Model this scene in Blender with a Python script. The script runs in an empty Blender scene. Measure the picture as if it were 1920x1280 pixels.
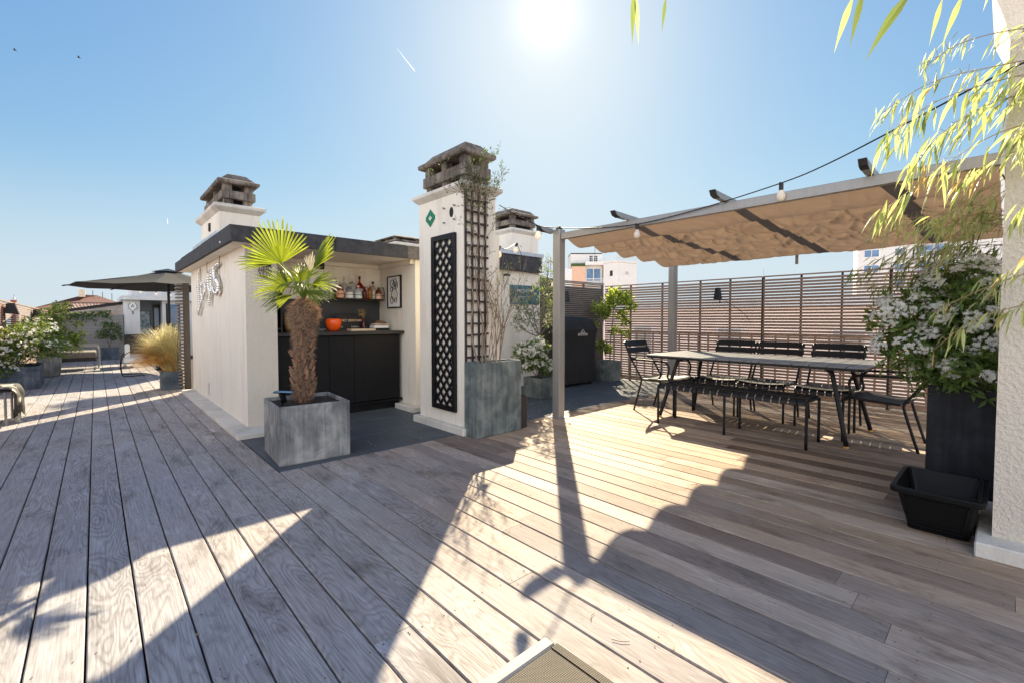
import bpy, bmesh, math, random
from math import sin, cos, pi, radians
from mathutils import Vector, Matrix, noise
random.seed(7)
S = bpy.context.scene
COL = S.collection
U = random.uniform

# ------------------------------------------------------------------ materials
def _nodes(name):
    m = bpy.data.materials.new(name); m.use_nodes = True
    nt = m.node_tree; nt.nodes.clear()
    out = nt.nodes.new('ShaderNodeOutputMaterial')
    return m, nt, out
def N(nt, t, **kw):
    n = nt.nodes.new(t)
    for k, v in kw.items():
        if k.startswith('i_'): n.inputs[k[2:].replace('_', ' ')].default_value = v
        else: setattr(n, k, v)
    return n
def ramp(nt, stops):
    r = nt.nodes.new('ShaderNodeValToRGB'); e = r.color_ramp.elements
    e[0].position, e[0].color = stops[0][0], (*stops[0][1], 1)
    e[1].position, e[1].color = stops[-1][0], (*stops[-1][1], 1)
    for p, c in stops[1:-1]:
        x = e.new(p); x.color = (*c, 1)
    return r
def mul(c, k): return tuple(min(1, x * k) for x in c)
def mat(name, col, rough=.6, metal=0., var=.18, scale=6., bump=0., bscale=60., stretch=(1, 1, 1), col2=None, spec=.5, detail=6.):
    m, nt, out = _nodes(name); L = nt.links.new
    p = N(nt, 'ShaderNodeBsdfPrincipled', i_Roughness=rough, i_Metallic=metal)
    p.inputs['Specular IOR Level'].default_value = spec
    tc = N(nt, 'ShaderNodeTexCoord'); mp = N(nt, 'ShaderNodeMapping')
    mp.inputs['Scale'].default_value = stretch
    L(tc.outputs['Object'], mp.inputs[0])
    n = N(nt, 'ShaderNodeTexNoise', i_Scale=scale, i_Detail=detail, i_Roughness=.62)
    L(mp.outputs[0], n.inputs['Vector'])
    c2 = col2 or mul(col, 1 + var)
    r = ramp(nt, [(.3, mul(col, 1 - var)), (.5, col), (.72, c2)])
    L(n.outputs['Fac'], r.inputs[0]); L(r.outputs[0], p.inputs['Base Color'])
    if bump:
        b = N(nt, 'ShaderNodeTexNoise', i_Scale=bscale, i_Detail=4.)
        L(mp.outputs[0], b.inputs['Vector'])
        bp = N(nt, 'ShaderNodeBump', i_Strength=bump, i_Distance=.01)
        L(b.outputs['Fac'], bp.inputs['Height']); L(bp.outputs[0], p.inputs['Normal'])
    L(p.outputs[0], out.inputs[0])
    return m
def leafmat(name, col, trans, k=.5, var=.35, rough=.45, scale=9.):
    m, nt, out = _nodes(name); L = nt.links.new
    g = N(nt, 'ShaderNodeNewGeometry')
    def rr(c):
        r = ramp(nt, [(0., mul(c, 1 - var)), (.5, c), (1., mul(c, 1 + var))])
        L(g.outputs['Random Per Island'], r.inputs[0]); return r
    a, b = rr(col), rr(trans)
    p = N(nt, 'ShaderNodeBsdfPrincipled', i_Roughness=rough)
    p.inputs['Specular IOR Level'].default_value = .35
    L(a.outputs[0], p.inputs['Base Color'])
    t = N(nt, 'ShaderNodeBsdfTranslucent'); L(b.outputs[0], t.inputs[0])
    mx = N(nt, 'ShaderNodeMixShader'); mx.inputs[0].default_value = k
    L(p.outputs[0], mx.inputs[1]); L(t.outputs[0], mx.inputs[2]); L(mx.outputs[0], out.inputs[0])
    return m
def glass(name, col, rough=.03):
    m, nt, out = _nodes(name)
    p = N(nt, 'ShaderNodeBsdfPrincipled', i_Roughness=rough, i_IOR=1.45)
    p.inputs['Base Color'].default_value = (*col, 1)
    p.inputs['Transmission Weight'].default_value = .92
    nt.links.new(p.outputs[0], out.inputs[0]); return m

def deck_material():
    m, nt, out = _nodes('weathered_deck_wood'); L = nt.links.new
    p = N(nt, 'ShaderNodeBsdfPrincipled', i_Roughness=.7); p.inputs['Specular IOR Level'].default_value = .14
    tc = N(nt, 'ShaderNodeTexCoord'); g = N(nt, 'ShaderNodeNewGeometry')
    # every board gets its own offset into the grain
    off = N(nt, 'ShaderNodeVectorMath', operation='MULTIPLY')
    cmb = N(nt, 'ShaderNodeCombineXYZ')
    for i in range(3): L(g.outputs['Random Per Island'], cmb.inputs[i])
    L(cmb.outputs[0], off.inputs[0]); off.inputs[1].default_value = (37., 91., 53.)
    add = N(nt, 'ShaderNodeVectorMath', operation='ADD')
    L(tc.outputs['Object'], add.inputs[0]); L(off.outputs[0], add.inputs[1])
    # cathedral figure: contour lines of a stretched noise
    mp = N(nt, 'ShaderNodeMapping'); mp.inputs['Scale'].default_value = (5.5, .95, 1.); L(add.outputs[0], mp.inputs[0])
    n1 = N(nt, 'ShaderNodeTexNoise', i_Scale=1., i_Detail=2.5, i_Roughness=.5, i_Distortion=.6); L(mp.outputs[0], n1.inputs['Vector'])
    mu = N(nt, 'ShaderNodeMath', operation='MULTIPLY'); mu.inputs[1].default_value = 27.; L(n1.outputs['Fac'], mu.inputs[0])
    fr = N(nt, 'ShaderNodeMath', operation='PINGPONG'); fr.inputs[1].default_value = .5; L(mu.outputs[0], fr.inputs[0])
    fig = ramp(nt, [(0., (.70, .68, .66)), (.22, (.93, .93, .93)), (.5, (1.05, 1.05, 1.05))])
    fm = N(nt, 'ShaderNodeMath', operation='MULTIPLY'); fm.inputs[1].default_value = 1.; L(fr.outputs[0], fm.inputs[0]); L(fm.outputs[0], fig.inputs[0])
    # fine fibre
    mp2 = N(nt, 'ShaderNodeMapping'); mp2.inputs['Scale'].default_value = (170., 5., 1.); L(add.outputs[0], mp2.inputs[0])
    n2 = N(nt, 'ShaderNodeTexNoise', i_Scale=1., i_Detail=4., i_Roughness=.7); L(mp2.outputs[0], n2.inputs['Vector'])
    fib = ramp(nt, [(.3, (.60, .59, .59)), (.7, (1.16, 1.16, 1.15))]); L(n2.outputs['Fac'], fib.inputs[0])
    # board tint
    tint = ramp(nt, [(0., (.16, .108, .074)), (.14, (.33, .24, .17)), (.34, (.48, .355, .25)), (.5, (.25, .18, .135)), (.68, (.44, .31, .21)), (.84, (.51, .405, .31)), (1., (.19, .122, .08))])
    L(g.outputs['Random Per Island'], tint.inputs[0])
    # weathering: silver-grey blotches, dust and drips, larger than a board
    n3 = N(nt, 'ShaderNodeTexNoise', i_Scale=.75, i_Detail=3.); L(tc.outputs['Object'], n3.inputs['Vector'])
    mp4 = N(nt, 'ShaderNodeMapping'); mp4.inputs['Scale'].default_value = (5., 1.6, 1.); L(add.outputs[0], mp4.inputs[0])
    n4 = N(nt, 'ShaderNodeTexNoise', i_Scale=1.4, i_Detail=7., i_Roughness=.68, i_Distortion=.4); L(mp4.outputs[0], n4.inputs['Vector'])
    sep = N(nt, 'ShaderNodeSeparateXYZ'); L(tc.outputs['Object'], sep.inputs[0])
    mr = N(nt, 'ShaderNodeMapRange'); mr.inputs['From Min'].default_value = .2; mr.inputs['From Max'].default_value = 3.2
    mr.inputs['To Min'].default_value = .86; mr.inputs['To Max'].default_value = -.06; L(sep.outputs['X'], mr.inputs['Value'])
    ad = N(nt, 'ShaderNodeMath', operation='MULTIPLY_ADD'); L(n3.outputs['Fac'], ad.inputs[0]); ad.inputs[1].default_value = .8
    sb = N(nt, 'ShaderNodeMath', operation='SUBTRACT'); L(mr.outputs[0], sb.inputs[0]); sb.inputs[1].default_value = .4; L(sb.outputs[0], ad.inputs[2])
    mixg = N(nt, 'ShaderNodeMix', data_type='RGBA'); L(ad.outputs[0], mixg.inputs['Factor'])
    L(tint.outputs[0], mixg.inputs['A']); mixg.inputs['B'].default_value = (.40, .405, .43, 1)
    blot = ramp(nt, [(.33, (.60, .585, .57)), (.47, (1., 1., 1.)), (.60, (1.06, 1.06, 1.07)), (.72, (1.42, 1.48, 1.56))]); L(n4.outputs['Fac'], blot.inputs[0])
    def mulc(a, b, f=1.):
        x = N(nt, 'ShaderNodeMix', data_type='RGBA', blend_type='MULTIPLY'); x.inputs['Factor'].default_value = f
        L(a, x.inputs['A']); L(b, x.inputs['B']); return x.outputs['Result']
    rf1 = N(nt, 'ShaderNodeMath', operation='MULTIPLY'); L(g.outputs['Random Per Island'], rf1.inputs[0]); rf1.inputs[1].default_value = 17.3
    rf2 = N(nt, 'ShaderNodeMath', operation='FRACT'); L(rf1.outputs[0], rf2.inputs[0]); rf3 = N(nt, 'ShaderNodeMath', operation='MULTIPLY'); L(rf2.outputs[0], rf3.inputs[0]); L(mr.outputs[0], rf3.inputs[1]); rf3.use_clamp = True
    figm = N(nt, 'ShaderNodeMix', data_type='RGBA', blend_type='MULTIPLY'); rf4 = N(nt, 'ShaderNodeMath', operation='MULTIPLY_ADD'); L(rf3.outputs[0], rf4.inputs[0]); rf4.inputs[1].default_value = 1.2; rf4.inputs[2].default_value = .25; L(rf4.outputs[0], figm.inputs['Factor']); L(mixg.outputs['Result'], figm.inputs['A']); L(fig.outputs[0], figm.inputs['B'])
    c = figm.outputs['Result']; c = mulc(c, fib.outputs[0], .85); c = mulc(c, blot.outputs[0], 1.)
    L(c, p.inputs['Base Color'])
    bp = N(nt, 'ShaderNodeBump', i_Strength=.25, i_Distance=.002); L(n2.outputs['Fac'], bp.inputs['Height']); L(bp.outputs[0], p.inputs['Normal'])
    rr = N(nt, 'ShaderNodeMapRange'); rr.inputs['To Min'].default_value = .55; rr.inputs['To Max'].default_value = .8; L(n4.outputs['Fac'], rr.inputs['Value']); L(rr.outputs[0], p.inputs['Roughness'])
    L(p.outputs[0], out.inputs[0]); return m

def concrete(name, a, b, c, rough=.7, sc=5.):
    """fibre-cement with clouds and vertical drip marks"""
    m, nt, out = _nodes(name); L = nt.links.new
    p = N(nt, 'ShaderNodeBsdfPrincipled', i_Roughness=rough); p.inputs['Specular IOR Level'].default_value = .3
    tc = N(nt, 'ShaderNodeTexCoord')
    n = N(nt, 'ShaderNodeTexNoise', i_Scale=sc, i_Detail=8., i_Roughness=.6, i_Distortion=.5); L(tc.outputs['Object'], n.inputs['Vector'])
    mp = N(nt, 'ShaderNodeMapping'); mp.inputs['Scale'].default_value = (30., 30., 2.2); L(tc.outputs['Object'], mp.inputs[0])
    d = N(nt, 'ShaderNodeTexNoise', i_Scale=1., i_Detail=5., i_Roughness=.65); L(mp.outputs[0], d.inputs['Vector'])
    r = ramp(nt, [(.32, a), (.5, b), (.68, c)])
    s = N(nt, 'ShaderNodeMath', operation='MULTIPLY_ADD'); L(d.outputs['Fac'], s.inputs[0]); s.inputs[1].default_value = .45
    s2 = N(nt, 'ShaderNodeMath', operation='MULTIPLY_ADD'); L(n.outputs['Fac'], s2.inputs[0]); s2.inputs[1].default_value = .85; s2.inputs[2].default_value = -.15
    L(s2.outputs[0], s.inputs[2]); L(s.outputs[0], r.inputs[0]); L(r.outputs[0], p.inputs['Base Color'])
    f = N(nt, 'ShaderNodeTexNoise', i_Scale=90., i_Detail=3.); L(tc.outputs['Object'], f.inputs['Vector'])
    bp = N(nt, 'ShaderNodeBump', i_Strength=.2, i_Distance=.004); L(f.outputs['Fac'], bp.inputs['Height']); L(bp.outputs[0], p.inputs['Normal'])
    L(p.outputs[0], out.inputs[0]); return m

def stucco(name, col, bump=.4, sc=70., streak=.07):
    m, nt, out = _nodes(name); L = nt.links.new
    p = N(nt, 'ShaderNodeBsdfPrincipled', i_Roughness=.9); p.inputs['Specular IOR Level'].default_value = .2
    tc = N(nt, 'ShaderNodeTexCoord')
    mp = N(nt, 'ShaderNodeMapping'); mp.inputs['Scale'].default_value = (2.6, 2.6, 1.1); L(tc.outputs['Object'], mp.inputs[0])
    n = N(nt, 'ShaderNodeTexNoise', i_Scale=1., i_Detail=8., i_Roughness=.7); L(mp.outputs[0], n.inputs['Vector'])
    r = ramp(nt, [(.3, mul(col, 1 - streak)), (.55, col), (.75, mul(col, 1.04))]); L(n.outputs['Fac'], r.inputs[0])
    m2 = N(nt, 'ShaderNodeMapping'); m2.inputs['Scale'].default_value = (4.5, 4.5, .7); L(tc.outputs['Object'], m2.inputs[0])
    n2 = N(nt, 'ShaderNodeTexNoise', i_Scale=1., i_Detail=9., i_Roughness=.72); L(m2.outputs[0], n2.inputs['Vector'])
    r2 = ramp(nt, [(.52, (1., 1., 1.)), (.72, (.72, .68, .61))]); L(n2.outputs['Fac'], r2.inputs[0])
    mm = N(nt, 'ShaderNodeMix', data_type='RGBA', blend_type='MULTIPLY'); mm.inputs['Factor'].default_value = .6; L(r.outputs[0], mm.inputs['A']); L(r2.outputs[0], mm.inputs['B']); L(mm.outputs['Result'], p.inputs['Base Color'])
    f = N(nt, 'ShaderNodeTexNoise', i_Scale=sc, i_Detail=3., i_Roughness=.55); L(tc.outputs['Object'], f.inputs['Vector'])
    bp = N(nt, 'ShaderNodeBump', i_Strength=bump, i_Distance=.012); L(f.outputs['Fac'], bp.inputs['Height']); L(bp.outputs[0], p.inputs['Normal'])
    L(p.outputs[0], out.inputs[0]); return m

M = {}
M['deck'] = deck_material()
M['gap'] = mat('dark_gap', (.012, .011, .01), .9)
M['screw'] = mat('rusty_screw', (.09, .075, .065), .8, 0., spec=.1)
M['slab'] = mat('slate_tile', (.07, .085, .10), .55, var=.25, scale=3., bump=.12, bscale=140.)
M['stucco'] = stucco('cream_stucco', (.80, .745, .65))
M['stucco_rough'] = stucco('rough_cream_stucco', (.62, .565, .48), 1., 60.)
M['stucco_drag'] = stucco('dragged_cream_stucco', (.70, .64, .55), .9, 75.)
M['soffit'] = mat('painted_soffit', (.74, .68, .59), .8, var=.05)
M['plinth'] = stucco('stained_plinth', (.66, .63, .57), .3, 60., .25)
M['felt'] = mat('bitumen_roof_felt', (.045, .045, .05), .85, var=.45, scale=14., bump=.5, bscale=160.)
M['felt_grey'] = mat('grey_bitumen_felt', (.12, .11, .105), .9, var=.35, scale=30., bump=.5, bscale=160.)
M['capstone'] = concrete('weathered_chimney_concrete', (.045, .04, .036), (.15, .125, .105), (.30, .265, .225), .9, 7.)
M['concrete'] = concrete('pale_planter_concrete', (.085, .09, .095), (.22, .225, .225), (.44, .43, .405), .7, 4.)
M['concrete_green'] = concrete('greenish_planter_concrete', (.06, .075, .078), (.125, .148, .146), (.24, .26, .245))
M['concrete_blue'] = concrete('blue_grey_planter_concrete', (.03, .045, .065), (.07, .095, .13), (.16, .19, .23))
M['darkplanter'] = concrete('dark_planter', (.010, .011, .014), (.018, .020, .026), (.032, .036, .045))
M['soil'] = mat('potting_soil', (.028, .02, .015), .95, var=.6, scale=60., bump=1., bscale=90.)
M['blackpaint'] = mat('black_lacquer', (.007, .007, .009), .38, var=.3, scale=20., spec=.3)
M['blackmetal'] = mat('black_metal', (.009, .009, .011), .42, .0, var=.25, scale=30., spec=.3)
M['chairpaint'] = mat('anthracite_powder_coat', (.009, .0095, .011), .46, var=.2, scale=40., spec=.3)
M['tabletop'] = mat('dusty_table_top', (.16, .165, .18), .34, var=.2, scale=6., stretch=(1, 6, 1))
M['foot'] = mat('amber_foot', (.75, .40, .08), .5)
M['cabinet'] = mat('black_cabinet_front', (.0075, .0075, .009), .5, var=.2, scale=12., spec=.2)
M['worktop'] = mat('dark_worktop', (.03, .029, .03), .45, var=.2, scale=12., stretch=(1, 8, 8), spec=.3)
M['chalk'] = mat('slate_splashback', (.028, .03, .034), .6, var=.3, scale=5.)
M['alu'] = mat('grey_aluminium', (.30, .295, .285), .42, .35, var=.08, scale=4., stretch=(9, 9, .6))
M['aludark'] = mat('dark_end_cap', (.02, .02, .022), .6)
M['timber'] = mat('grey_brown_slat_timber', (.27, .19, .145), .75, var=.35, scale=9., stretch=(10, .6, 10))
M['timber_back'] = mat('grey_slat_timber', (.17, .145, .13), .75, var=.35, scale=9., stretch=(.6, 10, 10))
M['darktimber'] = mat('dark_timber', (.036, .027, .024), .7, var=.3, scale=8., stretch=(10, 10, .7))
M['white'] = mat('white_paint', (.78, .77, .74), .7, var=.05)
M['whitehouse'] = stucco('white_render', (.64, .64, .63), .2, 20., .06)
M['pinkhouse'] = stucco('salmon_render', (.60, .40, .29), .2, 20., .08)
M['rooftile'] = mat('red_roof_tile', (.13, .055, .045), .8, var=.4, scale=12.)
M['brick'] = mat('red_brick', (.24, .085, .06), .85, var=.25, scale=18.)
M['pane'] = mat('window_pane', (.07, .16, .30), .08, var=.4, scale=.7)
M['shutter'] = mat('grey_shutter', (.42, .40, .38), .7, var=.08)
M['zinc'] = mat('zinc_flashing', (.50, .52, .54), .35, .5, var=.15, scale=5.)
M['mirror'] = mat('silver_foil', (.86, .84, .80), .09, 1., var=.04)
M['orange'] = mat('orange_glaze', (.85, .10, .008), .22, var=.06)
M['wicker'] = mat('wicker', (.40, .24, .11), .7, var=.4, scale=40., bump=.6, bscale=90.)
M['paper'] = mat('paper', (.80, .79, .77), .8, var=.04)
M['ink'] = mat('black_ink', (.01, .01, .01), .7)
M['cream'] = mat('cream_card', (.72, .62, .46), .7)
M['wood'] = mat('pale_wood', (.62, .48, .34), .55, var=.15, scale=12., stretch=(1, 12, 12))
M['felthat'] = mat('brown_felt', (.17, .10, .055), .95, var=.2, scale=50.)
M['gold'] = mat('gold_letter', (.72, .52, .33), .5)
M['white_letter'] = mat('white_letter', (.55, .54, .52), .6)
M['bulb'] = leafmat('opal_bulb', (.90, .87, .80), (.95, .90, .80), .5, .02, .25)
M['cable'] = mat('black_cable', (.012, .012, .012), .6)
M['cable_lit'] = mat('pale_cable', (.55, .52, .46), .5)
M['cover'] = mat('black_cover_fabric', (.011, .0105, .012), .75, var=.35, scale=7., bump=.5, bscale=14.)
M['emblem'] = mat('silver_emblem', (.45, .43, .38), .5)
M['plastic'] = mat('black_plastic', (.0045, .0045, .005), .5, var=.2, scale=20., spec=.22)
M['darkfabric'] = mat('charcoal_cushion', (.035, .034, .035), .9, var=.25, scale=14., bump=.3, bscale=120.)
M['greycushion'] = mat('taupe_cushion', (.17, .15, .135), .9, var=.15, scale=12.)
M['umbrella'] = leafmat('umbrella_cloth', (.030, .031, .034), (.016, .016, .018), .25, .05, .8)
M['green_glass'] = mat('green_mosaic', (.01, .20, .10), .25, var=.35, scale=30.)
M['bark'] = mat('pale_bark', (.23, .17, .12), .85, var=.35, scale=25., stretch=(3, 3, .6), bump=.6, bscale=60.)
M['barkdark'] = mat('grey_bark', (.16, .14, .12), .85, var=.35, scale=25., bump=.5)
M['fibre'] = leafmat('palm_fibre', (.34, .225, .15), (.30, .17, .09), .25, .5, .9)
M['palmbark'] = mat('palm_bark', (.085, .05, .034), .95, var=.6, scale=22., bump=1., bscale=50.)
M['stub'] = mat('leaf_base_stub', (.22, .125, .075), .8, var=.5, scale=25., stretch=(4, 4, .5))
M['palmleaf'] = leafmat('palm_leaf', (.12, .175, .035), (.38, .44, .03), .5, .30, .35)
M['palmdry'] = leafmat('dry_palm_leaf', (.60, .55, .44), (.5, .45, .3), .35, .15, .6)
M['choisya'] = leafmat('glossy_green_leaf', (.10, .165, .04), (.30, .42, .06), .4, .45, .35)
M['petal'] = leafmat('white_petal', (.88, .87, .83), (.92, .90, .82), .5, .08, .6)
M['olive'] = leafmat('olive_leaf', (.19, .20, .14), (.30, .31, .18), .35, .35, .5)
M['lime'] = leafmat('lime_leaf', (.27, .36, .06), (.70, .78, .12), .5, .3, .4)
M['shrub'] = leafmat('shrub_leaf', (.075, .13, .035), (.26, .36, .06), .45, .4, .45)
M['shrublite'] = leafmat('pale_shrub_leaf', (.20, .25, .09), (.48, .52, .14), .45, .3, .45)
M['bamboo'] = leafmat('bamboo_leaf', (.37, .42, .17), (.62, .68, .24), .5, .28, .4)
M['bamboodry'] = leafmat('dry_bamboo_leaf', (.46, .34, .14), (.66, .48, .16), .5, .2, .6)
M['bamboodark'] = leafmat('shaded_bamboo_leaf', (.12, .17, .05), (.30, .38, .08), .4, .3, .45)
M['culm'] = mat('bamboo_twig', (.30, .20, .10), .6, var=.4, scale=10.)
M['grass'] = leafmat('green_grass_blade', (.55, .48, .25), (.75, .66, .34), .45, .4, .6)
M['grassgold'] = leafmat('golden_grass_blade', (.70, .47, .19), (.9, .56, .16), .45, .3, .6)
M['climber'] = leafmat('climber_leaf', (.06, .085, .035), (.14, .2, .05), .3, .4, .5)
M['hide'] = None
M['canopy'] = None
M['mesh'] = None

def hide_mat():
    m, nt, out = _nodes('cow_hide'); L = nt.links.new
    p = N(nt, 'ShaderNodeBsdfPrincipled', i_Roughness=.75)
    tc = N(nt, 'ShaderNodeTexCoord'); n = N(nt, 'ShaderNodeTexNoise', i_Scale=4.2, i_Detail=1., i_Distortion=.5); L(tc.outputs['Object'], n.inputs['Vector'])
    r = ramp(nt, [(.57, (.014, .012, .011)), (.61, (.40, .37, .33))]); L(n.outputs['Fac'], r.inputs[0]); L(r.outputs[0], p.inputs['Base Color']); L(p.outputs[0], out.inputs[0]); return m
M['hide'] = hide_mat()
def canopy_mat():
    m, nt, out = _nodes('taupe_awning_cloth'); L = nt.links.new
    d = N(nt, 'ShaderNodeBsdfDiffuse'); t = N(nt, 'ShaderNodeBsdfTranslucent'); mx = N(nt, 'ShaderNodeMixShader')
    tc = N(nt, 'ShaderNodeTexCoord'); n = N(nt, 'ShaderNodeTexNoise', i_Scale=5., i_Detail=4.); L(tc.outputs['Object'], n.inputs['Vector'])
    r = ramp(nt, [(.3, (.165, .145, .128)), (.7, (.215, .187, .168))]); L(n.outputs['Fac'], r.inputs[0]); L(r.outputs[0], d.inputs[0])
    t.inputs[0].default_value = (.168, .116, .084, 1); mx.inputs[0].default_value = .45
    L(d.outputs[0], mx.inputs[1]); L(t.outputs[0], mx.inputs[2]); L(mx.outputs[0], out.inputs[0]); return m
M['canopy'] = canopy_mat()
def mesh_mat():
    m, nt, out = _nodes('woven_sling'); L = nt.links.new
    p = N(nt, 'ShaderNodeBsdfPrincipled', i_Roughness=.7)
    tc = N(nt, 'ShaderNodeTexCoord')
    w = N(nt, 'ShaderNodeTexWave', wave_type='BANDS', bands_direction='X', i_Scale=62., i_Distortion=.4); L(tc.outputs['Object'], w.inputs['Vector'])
    v = N(nt, 'ShaderNodeTexWave', wave_type='BANDS', bands_direction='Y', i_Scale=62., i_Distortion=.4); L(tc.outputs['Object'], v.inputs['Vector'])
    mm = N(nt, 'ShaderNodeMath', operation='MULTIPLY'); L(w.outputs['Fac'], mm.inputs[0]); L(v.outputs['Fac'], mm.inputs[1])
    n = N(nt, 'ShaderNodeTexNoise', i_Scale=9., i_Detail=5.); L(tc.outputs['Object'], n.inputs['Vector'])
    a = N(nt, 'ShaderNodeMath', operation='MULTIPLY_ADD'); L(n.outputs['Fac'], a.inputs[0]); a.inputs[1].default_value = .5; L(mm.outputs[0], a.inputs[2])
    r = ramp(nt, [(.2, (.016, .011, .007)), (.6, (.058, .043, .027)), (1., (.16, .128, .085))]); L(a.outputs[0], r.inputs[0]); L(r.outputs[0], p.inputs['Base Color'])
    bp = N(nt, 'ShaderNodeBump', i_Strength=.5, i_Distance=.003); L(mm.outputs[0], bp.inputs['Height']); L(bp.outputs[0], p.inputs['Normal'])
    L(p.outputs[0], out.inputs[0]); return m
M['mesh'] = mesh_mat()
def poster_mat(name, cols, sc):
    m, nt, out = _nodes(name); L = nt.links.new
    p = N(nt, 'ShaderNodeBsdfPrincipled', i_Roughness=.25)
    tc = N(nt, 'ShaderNodeTexCoord'); n = N(nt, 'ShaderNodeTexNoise', i_Scale=sc, i_Detail=5., i_Roughness=.7); L(tc.outputs['Object'], n.inputs['Vector'])
    r = ramp(nt, [(.3, cols[0]), (.45, cols[1]), (.55, cols[2]), (.68, cols[3])]); L(n.outputs['Fac'], r.inputs[0]); L(r.outputs[0], p.inputs['Base Color']); L(p.outputs[0], out.inputs[0]); return m
M['poster'] = poster_mat('blue_print', [(.03, .09, .14), (.08, .2, .3), (.3, .42, .5), (.62, .66, .66)], 6.)
M['signprint'] = poster_mat('teal_print', [(.008, .02, .025), (.02, .07, .085), (.04, .15, .18), (.16, .30, .34)], 9.)
M['stone'] = mat('dark_slate_cladding', (.07, .062, .055), .8, var=.6, scale=30., stretch=(.5, .5, 5), bump=.8, bscale=25.)
M['ground'] = mat('sunlit_city_ground', (.47, .40, .36), 1., var=.22, scale=.05, spec=0.)

# ------------------------------------------------------------------ mesh tools
class MB:
    def __init__(s): s.v = []; s.f = []; s.m = []; s.mi = 0; s.sm = []; s.smooth = False
    def _add(s, vs, fs):
        b = len(s.v); s.v += [tuple(p) for p in vs]
        for f in fs: s.f.append(tuple(b + i for i in f)); s.m.append(s.mi); s.sm.append(s.smooth)
        return s
    def box(s, x0, x1, y0, y1, z0, z1, mtx=None):
        vs = [(x, y, z) for z in (z0, z1) for x, y in ((x0, y0), (x1, y0), (x1, y1), (x0, y1))]
        if mtx: vs = [mtx @ Vector(v) for v in vs]
        return s._add(vs, [(3, 2, 1, 0), (4, 5, 6, 7), (0, 1, 5, 4), (1, 2, 6, 5), (2, 3, 7, 6), (3, 0, 4, 7)])
    def cbox(s, x0, x1, y0, y1, z0, z1, c=.004, mtx=None):
        """box with chamfered vertical and top edges"""
        pr = [(x0 + c, y0), (x1 - c, y0), (x1, y0 + c), (x1, y1 - c), (x1 - c, y1), (x0 + c, y1), (x0, y1 - c), (x0, y0 + c)]
        pi_ = [(x0 + c, y0 + c), (x1 - c, y0 + c), (x1 - c, y0 + c), (x1 - c, y1 - c), (x1 - c, y1 - c), (x0 + c, y1 - c), (x0 + c, y1 - c), (x0 + c, y0 + c)]
        vs = [(x, y, z0) for x, y in pr] + [(x, y, z1 - c) for x, y in pr] + [(x, y, z1) for x, y in pi_]
        fs = [tuple(range(7, -1, -1)), (16, 17, 18, 19, 20, 21, 22, 23)]
        for k in (0, 8):
            for i in range(8): j = (i + 1) % 8; fs.append((k + i, k + j, k + 8 + j, k + 8 + i))
        if mtx: vs = [mtx @ Vector(v) for v in vs]
        # merge the doubled inner corners
        fs2 = []
        mp = {18: 17, 20: 19, 22: 21, 23: 16}
        for f in fs:
            g = []
            for i in f:
                k = mp.get(i, i)
                if not g or (g[-1] != k and g[0] != k): g.append(k)
            if len(g) > 2: fs2.append(tuple(g))
        return s._add(vs, fs2)
    def quad(s, a, b, c, d): return s._add([a, b, c, d], [(0, 1, 2, 3)])
    def tri(s, a, b, c): return s._add([a, b, c], [(0, 1, 2)])
    def tube(s, pts, r, n=8, cap=True, r1=None):
        pts = [Vector(p) for p in pts]; k = len(pts); vs = []; fs = []
        up = None
        for i, p in enumerate(pts):
            t = (pts[min(i + 1, k - 1)] - pts[max(i - 1, 0)])
            if t.length < 1e-9: t = Vector((0, 0, 1))
            t.normalize()
            if up is None:
                up = Vector((0, 0, 1)) if abs(t.z) < .9 else Vector((1, 0, 0))
            a = t.cross(up)
            if a.length < 1e-6: a = t.orthogonal()
            a.normalize(); b = a.cross(t).normalized(); up = b
            rr = r if r1 is None else r + (r1 - r) * i / max(1, k - 1)
            for j in range(n):
                w = 2 * pi * j / n; vs.append(p + (a * cos(w) + b * sin(w)) * rr)
        for i in range(k - 1):
            for j in range(n):
                q = (j + 1) % n; fs.append((i * n + j, i * n + q, (i + 1) * n + q, (i + 1) * n + j))
        if cap: fs += [tuple(range(n - 1, -1, -1)), tuple((k - 1) * n + j for j in range(n))]
        return s._add(vs, fs)
    def lathe(s, prof, c=(0, 0, 0), n=16, cap=True):
        vs = []; fs = []; k = len(prof)
        for r, z in prof:
            for j in range(n):
                w = 2 * pi * j / n; vs.append((c[0] + r * cos(w), c[1] + r * sin(w), c[2] + z))
        for i in range(k - 1):
            for j in range(n):
                q = (j + 1) % n; fs.append((i * n + j, i * n + q, (i + 1) * n + q, (i + 1) * n + j))
        if cap: fs += [tuple(range(n - 1, -1, -1)), tuple((k - 1) * n + j for j in range(n))]
        return s._add(vs, fs)
    def prism(s, poly, axis, a, b):
        """extrude a polygon: axis 'x','y','z', from a to b; poly in the other two coordinates"""
        def P(u, v, w): return {'x': (w, u, v), 'y': (u, w, v), 'z': (u, v, w)}[axis]
        n = len(poly)
        vs = [P(u, v, a) for u, v in poly] + [P(u, v, b) for u, v in poly]
        fs = [tuple(range(n - 1, -1, -1)), tuple(range(n, 2 * n))] + [(i, (i + 1) % n, n + (i + 1) % n, n + i) for i in range(n)]
        return s._add(vs, fs)
    def grid(s, fn, nu, nv):
        vs = [fn(i / nu, j / nv) for i in range(nu + 1) for j in range(nv + 1)]
        fs = [(i * (nv + 1) + j, (i + 1) * (nv + 1) + j, (i + 1) * (nv + 1) + j + 1, i * (nv + 1) + j + 1) for i in range(nu) for j in range(nv)]
        return s._add(vs, fs)
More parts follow.
